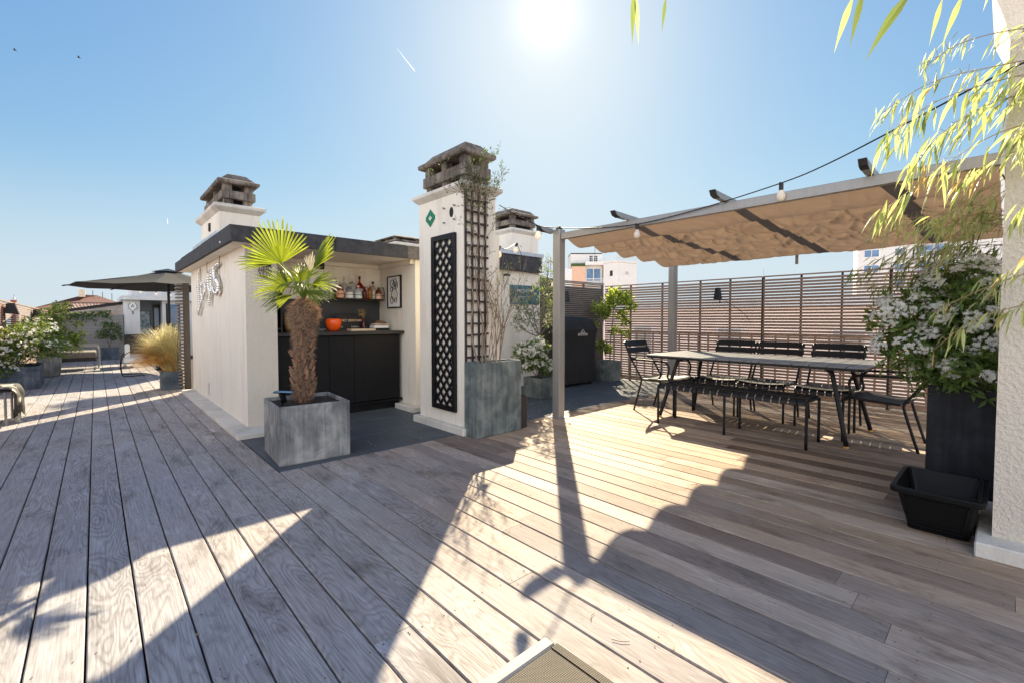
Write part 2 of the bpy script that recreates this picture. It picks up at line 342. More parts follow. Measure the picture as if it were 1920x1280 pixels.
    def leaf(s, p, d, nrm, ln, w, bend=.15):
        """a pointed leaf of two bent halves"""
        d = Vector(d).normalized(); p = Vector(p); nrm = Vector(nrm); sd = d.cross(nrm)
        if sd.length < 1e-5: sd = d.orthogonal()
        sd.normalize(); up = sd.cross(d)
        m = p + d * ln * .45 + up * (ln * bend * .5); t = p + d * ln - up * ln * bend * .4
        return s._add([p, m + sd * w * .5 + up * w * .12, t, m - sd * w * .5 + up * w * .12, m], [(0, 1, 4), (1, 2, 4), (0, 4, 3), (4, 2, 3)])
    def blade(s, p, d, nrm, ln, w, curl=.5, twist=.4):
        """a lance shaped leaf, five sections, arching under its own weight"""
        d = Vector(d).normalized(); q = Vector(p); nrm = Vector(nrm); vs = []; n = 6
        for i, wd in enumerate((.10, .62, 1., .92, .62, .28, .0)):
            sd = d.cross(nrm)
            if sd.length < 1e-5: sd = d.orthogonal()
            sd.normalize(); up = sd.cross(d); a = twist * (i / n - .5); s2 = sd * cos(a) + up * sin(a)
            if wd > 0: vs += [q - s2 * w * .5 * wd + up * w * .14 * wd, q, q + s2 * w * .5 * wd + up * w * .14 * wd]
            else: vs.append(q)
            q = q + d * ln / n; d = (d + Vector((0, 0, -curl / n))).normalized()
        fs = []
        for k in range(5): b = k * 3; fs += [(b, b + 1, b + 4, b + 3), (b + 1, b + 2, b + 5, b + 4)]
        fs += [(15, 16, 18), (16, 17, 18)]
        return s._add(vs, fs)
    def build(s, name, mats, parent=None):
        if not isinstance(mats, (list, tuple)): mats = [mats]
        me = bpy.data.meshes.new(name); me.from_pydata(s.v, [], s.f)
        for m in mats: me.materials.append(m)
        me.polygons.foreach_set('material_index', s.m)
        me.polygons.foreach_set('use_smooth', s.sm)
        me.update()
        bm = bmesh.new(); bm.from_mesh(me)
        if len(s.f) < 60000 and getattr(s, 'fixn', False): bmesh.ops.recalc_face_normals(bm, faces=bm.faces)
        bm.to_mesh(me); bm.free()
        o = bpy.data.objects.new(name, me); COL.objects.link(o)
        if parent:
            o.parent = parent
            o.matrix_parent_inverse = Matrix.Translation(parent.location).inverted() if not parent.rotation_euler.z else parent_matrix(parent).inverted()
        return o
def parent_matrix(p): return Matrix.Translation(p.location) @ p.rotation_euler.to_matrix().to_4x4()
def tag(o, label, cat, group=None, kind=None):
    if label: o['label'] = label
    if cat: o['category'] = cat
    if group: o['group'] = group
    if kind: o['kind'] = kind
    return o
def thing(name, label, cat, loc=(0, 0, 0), group=None):
    o = bpy.data.objects.new(name, None); COL.objects.link(o); o.location = loc; o.empty_display_size = .2
    return tag(o, label, cat, group)
def struct(o): o['kind'] = 'structure'; return o
def copy_tree(o, parent=None):
    c = o.copy(); COL.objects.link(c)
    if parent: c.parent = parent
    for ch in [x for x in o.children]: copy_tree(ch, c)
    return c
def dup(o, loc, label, rz=None):
    c = copy_tree(o); c.location = loc
    if rz is not None: c.rotation_euler.z = rz
    c['label'] = label; return c
def text_mesh(name, body, size, mtx, m, parent, depth=.002, align='CENTER'):
    cu = bpy.data.curves.new(name, 'FONT'); cu.body = body; cu.size = size; cu.extrude = depth; cu.align_x = align; cu.align_y = 'CENTER'
    tmp = bpy.data.objects.new('tmp', cu); COL.objects.link(tmp)
    dg = bpy.context.evaluated_depsgraph_get(); me = bpy.data.meshes.new_from_object(tmp.evaluated_get(dg))
    bpy.data.objects.remove(tmp); me.transform(mtx); me.materials.clear(); me.materials.append(m)
    o = bpy.data.objects.new(name, me); COL.objects.link(o)
    if parent: o.parent = parent; o.matrix_parent_inverse = parent_matrix(parent).inverted()
    return o
def basis(o, x, y):
    x = Vector(x).normalized(); y = Vector(y).normalized(); z = x.cross(y)
    return Matrix(((x.x, y.x, z.x, o[0]), (x.y, y.y, z.y, o[1]), (x.z, y.z, z.z, o[2]), (0, 0, 0, 1)))
def rdir(zmin=-1., zmax=1.):
    z = U(zmin, zmax); a = U(0, 2 * pi); r = math.sqrt(max(0, 1 - z * z)); return Vector((r * cos(a), r * sin(a), z))
def smooth_path(pts, n=4):
    """Catmull-Rom through the points"""
    P = [Vector(p) for p in pts]; out = []
    for i in range(len(P) - 1):
        a = P[max(i - 1, 0)]; b = P[i]; c = P[i + 1]; d = P[min(i + 2, len(P) - 1)]
        for k in range(n):
            t = k / n
            out.append(.5 * ((2 * b) + (c - a) * t + (2 * a - 5 * b + 4 * c - d) * t * t + (3 * b - a - 3 * c + d) * t ** 3))
    out.append(P[-1]); return out
# ------------------------------------------------------------------ setting: ground, deck, tiles
g = MB(); g.quad((-900, -900, -18), (900, -900, -18), (900, 900, -18), (-900, 900, -18)); struct(g.build('ground', M['ground']))
b = MB(); b.box(-2.6, 8.2, -3.2, 21.5, -.6, -.03); struct(b.build('roof_slab', M['gap']))

PITCH, X0 = .1461, -.197
dk = MB()
def board(x0, x1, y0, y1, dz=0.):
    c = .0035
    pr = [(x0, -.024), (x1, -.024), (x1, -c), (x1 - c, 0), (x0 + c, 0), (x0, -c)]
    dk.mi = 0; vs = [(x, y0, z + dz) for x, z in pr] + [(x, y1, z + dz) for x, z in pr]
    dk._add(vs, [(0, 1, 2, 3, 4, 5), (11, 10, 9, 8, 7, 6)] + [(i, 6 + i, 6 + (i + 1) % 6, (i + 1) % 6) for i in range(6)])
rb = random.Random(11)
joints = []
for k in range(-16, 51):
    x0 = X0 + PITCH * k + .0031; x1 = x0 + PITCH - .0062
    yend = 21. if x1 < .98 else 3.585
    y = -2.9 - rb.uniform(0, 1.6)
    while y < yend:
        ln = rb.choice((1.6, 2.1, 2.7, 3.3, 3.9)); ye = min(y + ln, yend)
        if yend - ye < .4: ye = yend
        board(x0, x1, y, ye - .0016, rb.uniform(-.0012, .0008)); joints.append((x0, x1, ye)); y = ye
dk.mi = 1
def screw(x, y):
    n = 6; vs = [(x + .0031 * cos(2 * pi * i / n), y + .0031 * sin(2 * pi * i / n), .0014) for i in range(n)]
    dk._add(vs, [tuple(range(n))])
for x0, x1, ye in joints:
    if -1 < ye < 5:
        for dy in (-.028, .028):
            for x in (x0 + .024, x1 - .024): screw(x + rb.uniform(-.003, .003), ye + dy + rb.uniform(-.004, .004))
for k in range(-10, 45):
    x0 = X0 + PITCH * k
    for j in range(-2, 8):
        y = .18 + j * .62
        if y < (6 if x0 < .9 else 3.5):
            for x in (x0 + .027, x0 + PITCH - .027): screw(x + rb.uniform(-.004, .004), y + rb.uniform(-.012, .012))
struct(dk.build('deck', [M['deck'], M['screw']]))
tl = MB()
for i in range(11):
    for j in range(4):
        x = .978 + i * .602; y = 3.592 + j * .602
        if x < 7.3: tl.cbox(x, min(x + .598, 7.3), y, y + .598, -.03, -.001 + rb.uniform(-.001, .001), .003)
struct(tl.build('paving', M['slab']))
# a scatter of fallen petals and twigs
pt = MB()
for i in range(150):
    x = U(3.2, 4.9); y = U(3.62, 4.3); a = U(0, 6.3); r = U(.004, .009)
    pt._add([(x + r * cos(a + k * 2.1), y + r * sin(a + k * 2.1), .002 + .002 * k) for k in range(3)], [(0, 1, 2)])
for i in range(40):
    x = U(1.7, 2.6); y = U(3.7, 4.6); a = U(0, 6.3); r = U(.003, .006)
    pt._add([(x + r * cos(a + k * 2.1), y + r * sin(a + k * 2.1), .002 + .002 * k) for k in range(3)], [(0, 1, 2)])
tag(pt.build('fallen_petals', M['petal']), 'scatter of fallen white petals on the dark paving', 'petals', kind='stuff')
lt = MB()
for i in range(230):
    q = rb.random()
    if q < .35: x, y = rb.uniform(2.5, 4.2), rb.uniform(2.3, 3.5)
    elif q < .6: x, y = rb.uniform(3.2, 3.9), rb.uniform(.2, 1.2)
    elif q < .8: x, y = rb.uniform(-1., .9), rb.uniform(4.5, 10.)
    else: x, y = rb.uniform(-.4, 3.6), rb.uniform(.6, 4.)
    a = rb.uniform(0, 6.3); lt.leaf((x, y, .003), (cos(a), sin(a), .08), (0, 0, 1), rb.uniform(.008, .026), rb.uniform(.004, .009), .3)
tag(lt.build('leaf_litter', M['bamboodry']), 'small dry leaves scattered over the deck boards', 'leaves', kind='stuff')
tw = MB()
for (x, y, a, l) in [(1.33, 1.02, .4, .05), (1.34, .86, 2.2, .06), (2.0, 1.3, .3, .12), (1.75, 1.9, 1.4, .05), (2.6, .9, .2, .1), (3.0, 1.4, 2.6, .09)]:
    d = Vector((cos(a), sin(a), 0)); p = Vector((x, y, .004))
    tw.tube([p, p + d * l * .5 + Vector((-d.y, d.x, 0)) * l * .1, p + d * l], .0012, 4)
tag(tw.build('fallen_twigs', M['culm']), 'thin dry twigs lying loose on the deck boards', 'twigs', kind='stuff')

# ------------------------------------------------------------------ bar cabin
cab = thing('bar_cabin', 'low cream rendered rooftop cabin with open bar niche and dark felt roof edge', 'cabin', (1.1, 5.1, 0))
w = MB()
w.box(1.1, 1.385, 5.1, 5.86, 0, 1.84)          # front pillar and left wall
w.box(1.1, 1.4, 5.86, 8.5, 0, 1.84)
w.build('left_wall', M['stucco'], cab)
w = MB(); w.box(1.101, 1.384, 5.094, 5.0995, .047, 1.838); w.build('pillar_face', M['stucco_drag'], cab)
w = MB(); w.box(1.4, 3.25, 5.86, 6.06, 0, 1.84); w.build('back_wall', M['stucco'], cab)
w = MB(); w.box(2.9, 3.25, 4.92, 5.86, 0, 1.84); w.build('right_pier', M['stucco'], cab)
w = MB(); w.box(1.4, 3.25, 8.3, 8.5, 0, 1.84); w.box(3.05, 3.25, 6.06, 8.3, 0, 1.84); w.build('rear_wall', M['stucco'], cab)
w = MB(); w.cbox(.945, 1.395, 4.79, 8.5, 0, .046, .006); w.cbox(2.78, 3.25, 4.80, 5.24, 0, .06, .006); w.build('plinth', M['plinth'], cab)
w = MB(); w.box(.96, 3.3, 4.88, 8.72, 1.842, 1.90); w.build('soffit', M['soffit'], cab)
w = MB(); w.box(1.14, 1.19, 5.2, 8.4, 1.815, 1.842); w.box(1.39, 2.9, 5.80, 5.858, 1.79, 1.84); w.box(2.85, 2.9, 4.95, 5.8, 1.79, 1.84); w.build('cornice_strip', M['soffit'], cab)
rf = MB(); rf.box(.97, 3.3, 4.9, 8.7, 1.9, 1.975); rf = rf.build('roof', M['felt'], cab)
fa = MB()
def facia(x0, x1, y0, y1, z0=1.838, z1=1.99): fa.cbox(x0, x1, y0, y1, z0, z1, .008)
xs = [.93, 1.9, 2.755, 3.32]
for i in range(3):
    fa.mi = 0 if i < 2 else 1; facia(xs[i] + (.0015 if i else 0), xs[i + 1], 4.845, 4.885, 1.838, 1.99)
fa.mi = 0
ys = [4.887, 5.6, 6.4, 7.3, 8.1, 8.75]
for i in range(5): facia(.93, .965, ys[i], ys[i + 1] - .002, 1.838 + rb.uniform(-.003, .003), 1.99 + rb.uniform(-.004, .008))
fo = fa.build('fascia', [M['felt'], M['felt_grey']], rf)
v = MB(); v.box(1.094, 1.104, 7.15, 7.22, .12, .27); v.build('wall_vent', M['zinc'], cab)
v = MB()
v.box(1.094, 1.12, 6.02, 6.05, 1.2, 1.78); v.build('cable_clip', M['stucco'], cab)
lb = MB(); lb.box(.924, .934, 5.28, 5.31, 1.87, 1.885); lb.build('clip', M['white'], cab)
# wire basket lamp on the pillar
sc = thing('wall_sconce', 'black wire basket wall lamp on the cabin pillar behind the palm', 'wall lamp', (1.26, 5.1, 1.65))
v = MB(); v.lathe([(.012, .16), (.05, .15), (.055, .09), (.05, .085)], (1.26, 5.02, 1.56), 14); v.box(1.25, 1.27, 5.03, 5.1, 1.69, 1.71); v.build('cap', M['blackmetal'], sc)
v = MB()
for i in range(8):
    a = i * pi / 4; v.tube([(1.26 + .052 * cos(a), 5.02 + .052 * sin(a), 1.65), (1.26 + .06 * cos(a), 5.02 + .06 * sin(a), 1.59), (1.26 + .04 * cos(a), 5.02 + .04 * sin(a), 1.545)], .0025, 5)
for z, r in ((1.6, .06), (1.545, .04)): v.tube([(1.26 + r * cos(i * pi / 8), 5.02 + r * sin(i * pi / 8), z) for i in range(17)], .0025, 5)
v.build('cage', M['blackmetal'], sc)
# silver foil balloon letters on the side wall: strokes traced in the wall plane (y, z)
sl = thing('foil_balloon_lettering', 'silver foil balloon script letters hanging on the cream side wall', 'wall lettering', (1.08, 6.9, 1.5))
def wp(u, v_):   # strokes noted on a 1120 x 1280 sketch of the wall
    px = 340 + u / 8; t = (px - 372) / 41.; y = 1 / (1 / 7.761 + (1 / 6.168 - 1 / 7.761) * t)
    z = 1.12 - (460 + v_ / 8 - 598) / 853. * (y * .7375 + 1.08 * .675) ; return (1.066, y, z)
for st, r in [([(305, 370), (288, 450), (280, 560), (282, 700), (288, 850), (290, 960), (270, 1040), (252, 985)], .018),
              ([(255, 635), (300, 632)], .012), ([(328, 560), (318, 700), (330, 800), (305, 940), (272, 1050)], .018),
              ([(366, 560), (380, 640), (372, 720), (345, 822)], .022), ([(310, 625), (345, 600), (385, 560)], .014),
              ([(432, 430), (426, 600), (442, 720), (428, 905)], .022), ([(470, 370), (462, 560), (468, 650), (448, 780), (432, 915)], .022),
              ([(582, 285), (528, 335), (515, 400), (530, 480), (568, 560), (578, 650), (555, 725), (512, 690), (488, 625)], .034),
              ([(430, 410), (478, 380)], .018)]:
    mb = MB(); mb.smooth = True
    P = smooth_path([wp(*q) for q in st], 5); k = len(P)
    for i in range(k - 1):
        f0 = .55 + .45 * sin(pi * i / (k - 1)) + .08 * sin(i * 2.2); f1 = .55 + .45 * sin(pi * (i + 1) / (k - 1)) + .08 * sin((i + 1) * 2.2)
        mb.tube([P[i], P[i + 1]], r * f0, 10, True, r * f1)
    mb.build('balloon_stroke', M['mirror'], sl)
for (u, v0, v1) in ((410, 240, 430), (596, 160, 690), (318, 350, 540)): mb = MB(); mb.tube([wp(u, v0), wp(u, v1)], .003, 4); mb.build('hanging_string', M['cable'], sl)

# ------------------------------------------------------------------ bar fittings
bar = thing('bar_counter', 'black bar cabinet with dark worktop built into the cabin niche', 'bar', (2.14, 5.5, 0))
v = MB(); v.cbox(1.388, 2.897, 5.19, 5.855, .935, .972, .004); v.build('worktop', M['worktop'], bar)
v = MB(); v.box(1.39, 2.86, 5.27, 5.85, .13, .934); v.build('carcass', M['gap'], bar)
for x0, x1 in ((1.392, 1.676), (1.68, 1.966), (1.97, 2.262), (2.266, 2.858)):
    v = MB(); v.cbox(x0, x1, 5.25, 5.268, .13, .925, .002); v.build('door', M['cabinet'], bar)
v = MB(); v.box(1.39, 2.87, 5.30, 5.85, 0, .128); v.box(1.39, 2.9, 5.25, 5.30, .095, .115); v.build('toe_kick', M['cabinet'], bar)
v = MB(); v.box(1.388, 2.885, 5.843, 5.858, .973, 1.362); tag(v.build('splashback', M['chalk']), 'dark slate splashback panel on the niche wall above the bar worktop', 'splashback')
t = thing('shelf_unit', 'black tall shelf unit in the niche corner behind the palm fronds', 'shelf', (1.47, 5.7, .97))
v = MB(); v.box(1.388, 1.41, 5.5, 5.842, .973, 1.66); v.box(1.53, 1.55, 5.5, 5.842, .973, 1.66); v.build('side_panel', M['blackpaint'], t)
for z in (1.0, 1.3, 1.64): v = MB(); v.box(1.41, 1.53, 5.5, 5.842, z, z + .018); v.build('shelf_board', M['blackpaint'], t)
v = MB(); v.box(1.41, 1.53, 5.83, 5.842, .973, 1.66); v.build('back_panel', M['blackpaint'], t)
# wire bottle rack
rk = thing('bottle_rack', 'black wire bottle rack fixed over the splashback in the niche', 'rack', (2.53, 5.75, 1.365))
v = MB(); v.box(2.2, 2.86, 5.66, 5.84, 1.363, 1.372); v.build('tray', M['blackmetal'], rk)
v = MB(); v.tube([(2.2, 5.66, 1.43), (2.86, 5.66, 1.43)], .003, 5); v.tube([(2.2, 5.66, 1.372), (2.86, 5.66, 1.372)], .003, 5)
v.build('rail', M['blackmetal'], rk)
for x in (2.2, 2.64, 2.86):
    v = MB(); P = [(x, 5.66, 1.37), (x, 5.65, 1.45), (x, 5.68, 1.535), (x, 5.82, 1.535), (x, 5.85, 1.45), (x, 5.84, 1.37), (x, 5.66, 1.37)]
    v.tube(P, .0045, 5); v.build('rack_end', M['blackmetal'], rk)
G = {k: glass('glass_' + k, c) for k, c in dict(clear=(.93, .95, .95), olive=(.55, .55, .25), pink=(.95, .45, .25), red=(.75, .02, .03), amber=(.85, .42, .06), brown=(.55, .12, .04), wine=(.30, .02, .03)).items()}
spec = [ # x, y, height, body radius, glass, cap, label, wording
 (2.27, 5.79, .27, .050, 'olive', 'wood', None, 'squat olive bottle with wooden cap, leftmost at the back of the rack'),
 (2.285, 5.715, .215, .046, 'pink', 'wood', 'pinkl', 'pink gin bottle with a copper label at the left front of the rack'),
 (2.375, 5.80, .29, .040, 'clear', 'wood', None, 'tall clear bottle with cork cap behind the pink gin bottle'),
 (2.405, 5.712, .185, .046, 'clear', 'wood', 'paper', 'short clear bottle with a big white label at the front'),
 (2.475, 5.79, .31, .050, 'clear', 'clear', None, 'round shouldered clear decanter with long thin neck, tallest of the rack'),
 (2.525, 5.712, .175, .046, 'clear', 'paper', 'mint', 'clear bottle with a pale mint label beside the rack divider'),
 (2.58, 5.79, .305, .048, 'red', 'ink', 'paper', 'bright red liqueur bottle with black cap'),
 (2.61, 5.712, .165, .030, 'wine', 'ink', None, 'small dark wine red bottle pressed against the rack divider'),
 (2.69, 5.72, .20, .034, 'amber', 'wood', None, 'slim amber bottle with cork cap right of the rack divider'),
 (2.765, 5.79, .245, .044, 'clear', 'ink', 'paper', 'clear bottle with dark green cap at the right back'),
 (2.805, 5.712, .165, .042, 'brown', 'felthat', 'peach', 'brown rum bottle with peach label, rightmost of the rack')]
M['pinkl'] = mat('copper_label', (.72, .35, .2), .5); M['mint'] = mat('mint_label', (.62, .72, .68), .6); M['peach'] = mat('peach_label', (.75, .50, .36), .6)
for x, y, h, r, gl, cp, lab, txt in spec:
    t = thing('bottle', txt, 'bottle', (x, y, 1.372), 'bottles in the wire rack')
    v = MB(); v.smooth = True; bh = h * .55
    v.lathe([(r * .9, 0), (r, .008), (r, bh), (r * .85, bh + .02), (r * .35, bh + .05), (.011, bh + .06), (.011, h * .88), (.013, h * .885)], (x, y, 1.3735), 16); v.build('glass_body', G[gl], t)
    v = MB(); v.lathe([(.014, h * .88), (.0145, h * .885), (.0145, h - .003), (.012, h)], (x, y, 1.3735), 12)
    v.build('cap', G['clear'] if cp == 'clear' else M[cp], t)
    if lab:
        v = MB(); v.smooth = True
        v.grid(lambda a, b_, x=x, y=y, r=r, bh=bh: (x + (r + .0012) * cos(pi * (1.02 + .96 * a)), y + (r + .0012) * sin(pi * (1.02 + .96 * a)), 1.3735 + bh * (.12 + .7 * b_)), 12, 1); v.build('bottle_label', M[lab], t)
# framed line drawing on the right niche wall
t = thing('framed_drawing', 'black framed picture of looping black lines on the right niche wall', 'picture', (2.9, 5.43, 1.47))
v = MB()
for a in ((5.25, 5.61, 1.262, 1.276), (5.25, 5.61, 1.664, 1.678), (5.25, 5.264, 1.276, 1.664), (5.596, 5.61, 1.276, 1.664)): v.box(2.876, 2.899, *a)
v.build('frame', M['blackpaint'], t)
v = MB(); v.box(2.886, 2.898, 5.264, 5.596, 1.276, 1.664); v.build('sheet', M['paper'], t)
v = MB()
for cy, cz, ry, rz in ((5.47, 1.575, .06, .05), (5.40, 1.585, .045, .055), (5.43, 1.55, .05, .045), (5.37, 1.555, .035, .045), (5.5, 1.505, .03, .028), (5.42, 1.43, .075, .075), (5.49, 1.365, .04, .045), (5.39, 1.36, .035, .03)):
    v.tube([(2.884, cy + ry * cos(i * pi / 10), cz + rz * sin(i * pi / 10)) for i in range(21)], .0042, 5, False)
v.build('line_drawing', M['ink'], t)
v = MB(); v.prism([(5.42 + .04 * cos(i * pi / 8), 1.43 + .055 * sin(i * pi / 8)) for i in range(16)], 'x', 2.8845, 2.8857); v.build('cream_patch', M['cream'], t)
# pale framed print on the back wall behind the fronds
t = thing('framed_print', 'small pale grey framed print on the back wall left of the bottles', 'picture', (2.05, 5.86, 1.62))
v = MB(); v.cbox(1.95, 2.14, 5.842, 5.858, 1.50, 1.75, .004); v.build('frame', M['zinc'], t)
v = MB(); v.box(1.965, 2.125, 5.836, 5.8415, 1.515, 1.735); v.build('sheet', M['paper'], t)
t = thing('spot_lamp', 'small black spot lamp on the back wall above the pale print', 'wall lamp', (2.1, 5.86, 1.8))
v = MB(); v.lathe([(.02, 0), (.028, .01), (.028, .08), (.01, .09)], (2.1, 5.80, 1.735), 12); v.build('shade', M['blackmetal'], t)
v = MB(); v.box(2.09, 2.11, 5.8, 5.858, 1.78, 1.79); v.build('arm', M['blackmetal'], t)
# counter still life
v = MB(); v.smooth = True; cx, cy = 2.12, 5.5
v.lathe([(.04, 0), (.058, .006), (.082, .05), (.092, .10), (.088, .135), (.074, .15), (.064, .147), (.07, .135), (.074, .10), (.05, .02)], (cx, cy, .973), 24)
tag(v.build('apple_pot', M['orange']), 'glossy orange apple shaped pot on the bar worktop', 'pot')
t = thing('letter_board', 'black letter board with pale capitals leaning on the splashback', 'sign', (2.37, 5.7, .973))
v = MB(); v.cbox(2.215, 2.55, 5.69, 5.71, .974, 1.185, .003); v.build('board', M['ink'], t)
text_mesh('board_text', 'CABINET DENTAIRE', .042, basis((2.378, 5.686, 1.098), (1, 0, 0), (0, 0, 1)), M['gold'], t)
v = MB()
for x0, x1 in ((2.25, 2.262), (2.268, 2.275), (2.281, 2.295), (2.299, 2.31), (2.42, 2.433), (2.438, 2.45), (2.455, 2.462), (2.468, 2.482), (2.487, 2.5), (2.505, 2.52)):
    v.box(x0, x1, 5.686, 5.69, 1.012, 1.016); v.box(x0, x0 + .003, 5.686, 5.69, 1.016, 1.03)
v.build('small_characters', M['white_letter'], t)
v = MB(); v.cbox(2.30, 2.62, 5.42, 5.56, .973, .997, .003); tag(v.build('cutting_board', M['wood']), 'pale wooden cutting board lying in front of the letter board', 'cutting board')
v = MB(); v.cbox(2.22, 2.34, 5.57, 5.66, .973, .989, .002); tag(v.build('slate_coaster', M['chalk']), 'grey slate board lying behind the pale cutting board', 'tray')
t = thing('bud_vase', 'dark slim bottle vase holding dried brown flowers', 'vase', (2.56, 5.64, .973))
v = MB(); v.smooth = True; v.lathe([(.032, 0), (.034, .01), (.034, .09), (.026, .11), (.02, .12), (.02, .15), (.023, .152)], (2.56, 5.64, .973), 16); v.build('glass_body', G['wine'], t)
v = MB()
for i in range(5): v.tube([(2.56, 5.64, 1.11), (2.56 + U(-.03, .03), 5.64 + U(-.02, .02), U(1.17, 1.24))], .0015, 4)
v.build('flower_stem', M['culm'], t)
v = MB()
for i in range(60):
    p = Vector((2.54 + U(-.045, .03), 5.63 + U(-.02, .02), 1.18 + U(-.03, .06))); v.leaf(p, rdir(), rdir(), .022, .014)
v.build('dried_flower', M['bamboodry'], t)
# books and hat
for i, (z0, z1, dx, m_, txt) in enumerate(((.973, 1.002, 0, 'ink', 'black book at the bottom of the pile on the bar'), (1.0025, 1.036, -.012, 'paper', 'thick white book in the pile under the hat'), (1.0365, 1.046, .0, 'felthat', 'thin brown notebook in the pile under the hat'), (1.0465, 1.058, .003, 'cream', 'thin cream notebook directly beneath the hat'))):
    v = MB(); v.cbox(2.655 + dx, 2.845 + dx * .3, 5.5, 5.64, z0, z1, .002); tag(v.build('book', M[m_]), txt, 'book', 'books piled on the bar')
v = MB(); v.smooth = True; v.lathe([(.085, 0), (.088, .006), (.075, .016), (.06, .03), (.035, .04), (.005, .042)], (2.755, 5.57, 1.0585), 20); tag(v.build('flat_cap', M['felthat']), 'brown felt cap lying on the pile of books', 'cap')
v = MB(); v.smooth = True; v.lathe([(.07, 0), (.085, .04), (.095, .10), (.085, .16), (.06, .20), (.055, .21)], (1.66, 5.52, .973), 20); tag(v.build('wicker_vase', M['wicker']), 'tan wicker vase on the bar behind the palm trunk', 'vase')
v = MB(); v.smooth = True; v.lathe([(.05, 0), (.06, .02), (.055, .035), (.045, .03), (.04, .008)], (1.97, 5.5, .973), 18); tag(v.build('ashtray', G['clear']), 'clear glass ashtray on the bar between palm trunk and orange pot', 'ashtray')
t = thing('potted_fern', 'dark leafy plant in a black pot in the niche corner', 'plant', (1.5, 5.62, 1.0))
v = MB(); v.lathe([(.05, 0), (.07, .08), (.065, .09), (.05, .08)], (1.6, 5.7, .973), 14); v.build('pot', M['ink'], t)
v = MB()
for i in range(70): d = rdir(.1, 1); v.leaf(Vector((1.6, 5.7, 1.06)) + d * U(.0, .08), d + Vector((0, 0, -.2)), (0, 0, 1), U(.08, .15), .03)
v.build('foliage', M['climber'], t)

# ------------------------------------------------------------------ chimneys
def concrete_cap(x0, x1, y0, y1, z, h, par):
    """slotted precast chimney pot: corner and middle posts, a band, upper posts and a hipped lid"""
    i = .05; a0, a1, b0, b1 = x0 + i, x1 - i, y0 + i, y1 - i
    v = MB(); s_ = .085
    def posts(z0, z1, off):
        for px in (a0 + off, a1 - s_ - off):
            for py in (b0 + off, (b0 + b1) / 2 - s_ / 2, b1 - s_ - off): v = MB(); v.box(px, px + s_, py, py + s_, z0, z1); v.build('vent_post', M['capstone'], par)
    h1 = h * .21; h2 = h * .24; h3 = h * .20
    posts(z, z + h1, .01); v = MB()
    v.cbox(a0 - .02, a0 + .06, b0 - .02, b1 + .02, z + h1, z + h1 + h2, .006); v.cbox(a1 - .06, a1 + .02, b0 - .02, b1 + .02, z + h1, z + h1 + h2, .006)
    v.cbox(a0 + .06, a1 - .06, b0 - .02, b0 + .06, z + h1, z + h1 + h2, .006); v.cbox(a0 + .06, a1 - .06, b1 - .06, b1 + .02, z + h1, z + h1 + h2, .006); v.build('ring_beam', M['capstone'], par)
    v = MB()
    posts(z + h1 + h2, z + h1 + h2 + h3, .0)
    v = MB(); v.box(a0 + .1, a1 - .1, b0 + .1, b1 - .1, z, z + h1 + h2 + h3); v.build('flue', M['gap'], par)
    z3 = z + h1 + h2 + h3; o = .035; v = MB(); hl = h - (z3 - z)
    base = [(x0 - o + .04, y0 - o + .04), (x1 + o - .04, y0 - o + .04), (x1 + o - .04, y1 + o - .04), (x0 - o + .04, y1 + o - .04)]
    rings = [(0, z3), (-.012, z3 + .012), (-.012, z3 + hl * .30), (.03, z3 + hl * .42), (.10, z3 + hl * .95), (.115, z3 + hl)]
    vs = []; fs = []
    for k, (ins, zz) in enumerate(rings):
        for (px, py), (sx, sy) in zip(base, ((1, 1), (-1, 1), (-1, -1), (1, -1))): vs.append((px + ins * sx, py + ins * sy, zz))
    for k in range(len(rings) - 1):
        for q in range(4): fs.append((k * 4 + q, k * 4 + (q + 1) % 4, k * 4 + 4 + (q + 1) % 4, k * 4 + 4 + q))
    fs += [(3, 2, 1, 0), tuple(len(vs) - 4 + q for q in range(4))]
    v._add(vs, fs); v.build('lid', M['capstone'], par)
def ledge(x0, x1, y0, y1, z, par, o=.07):
    v = MB(); rings = [(0, z - .05), (o * .8, z - .012), (o, z), (o, z + .03), (o - .01, z + .036)]
    vs = []; fs = []
    for e, zz in rings: vs += [(x0 - e, y0 - e, zz), (x1 + e, y0 - e, zz), (x1 + e, y1 + e, zz), (x0 - e, y1 + e, zz)]
    for k in range(4):
        for q in range(4): fs.append((k * 4 + q, k * 4 + (q + 1) % 4, k * 4 + 4 + (q + 1) % 4, k * 4 + 4 + q))
    fs.append((16, 17, 18, 19)); v._add(vs, fs); v.build('ledge', M['plinth'], par)
def chimney(name, label, x0, x1, y0, y1, zb, zl, zt, base=None):
    t = thing(name, label, 'chimney', ((x0 + x1) / 2, (y0 + y1) / 2, zb))
    v = MB(); v.box(x0, x1, y0, y1, zb, zl - .05); v.build('stack', M['stucco'], t)
    ledge(x0, x1, y0, y1, zl, t, .055); concrete_cap(x0 + .0, x1 - .0, y0 + .0, y1 - .0, zl + .036, zt - zl - .036, t)
    if base: v = MB(); v.cbox(x0 - base, x1 + base, y0 - base, y1 + base, zb, zb + .07, .008); v.build('plinth', M['plinth'], t)
    return t
ca = chimney('roof_chimney', 'cream chimney with blackened slotted concrete top on the bar cabin roof', 1.016, 1.41, 5.8, 6.92, 1.975, 2.335, 2.735)
v = MB(); v.box(1.0, 1.016, 6.3, 6.36, 2.14, 2.23); v.build('slot_vent', M['ink'], ca)
v = MB(); v.box(.97, 1.014, 5.7, 7.3, 1.99, 2.06); v.build('flashing', M['zinc'], ca)
cc = chimney('chimney_column', 'tall free standing cream chimney column with a trellis and lattice panel', 2.63, 3.03, 3.56, 4.37, 0, 2.40, 2.875, .06)
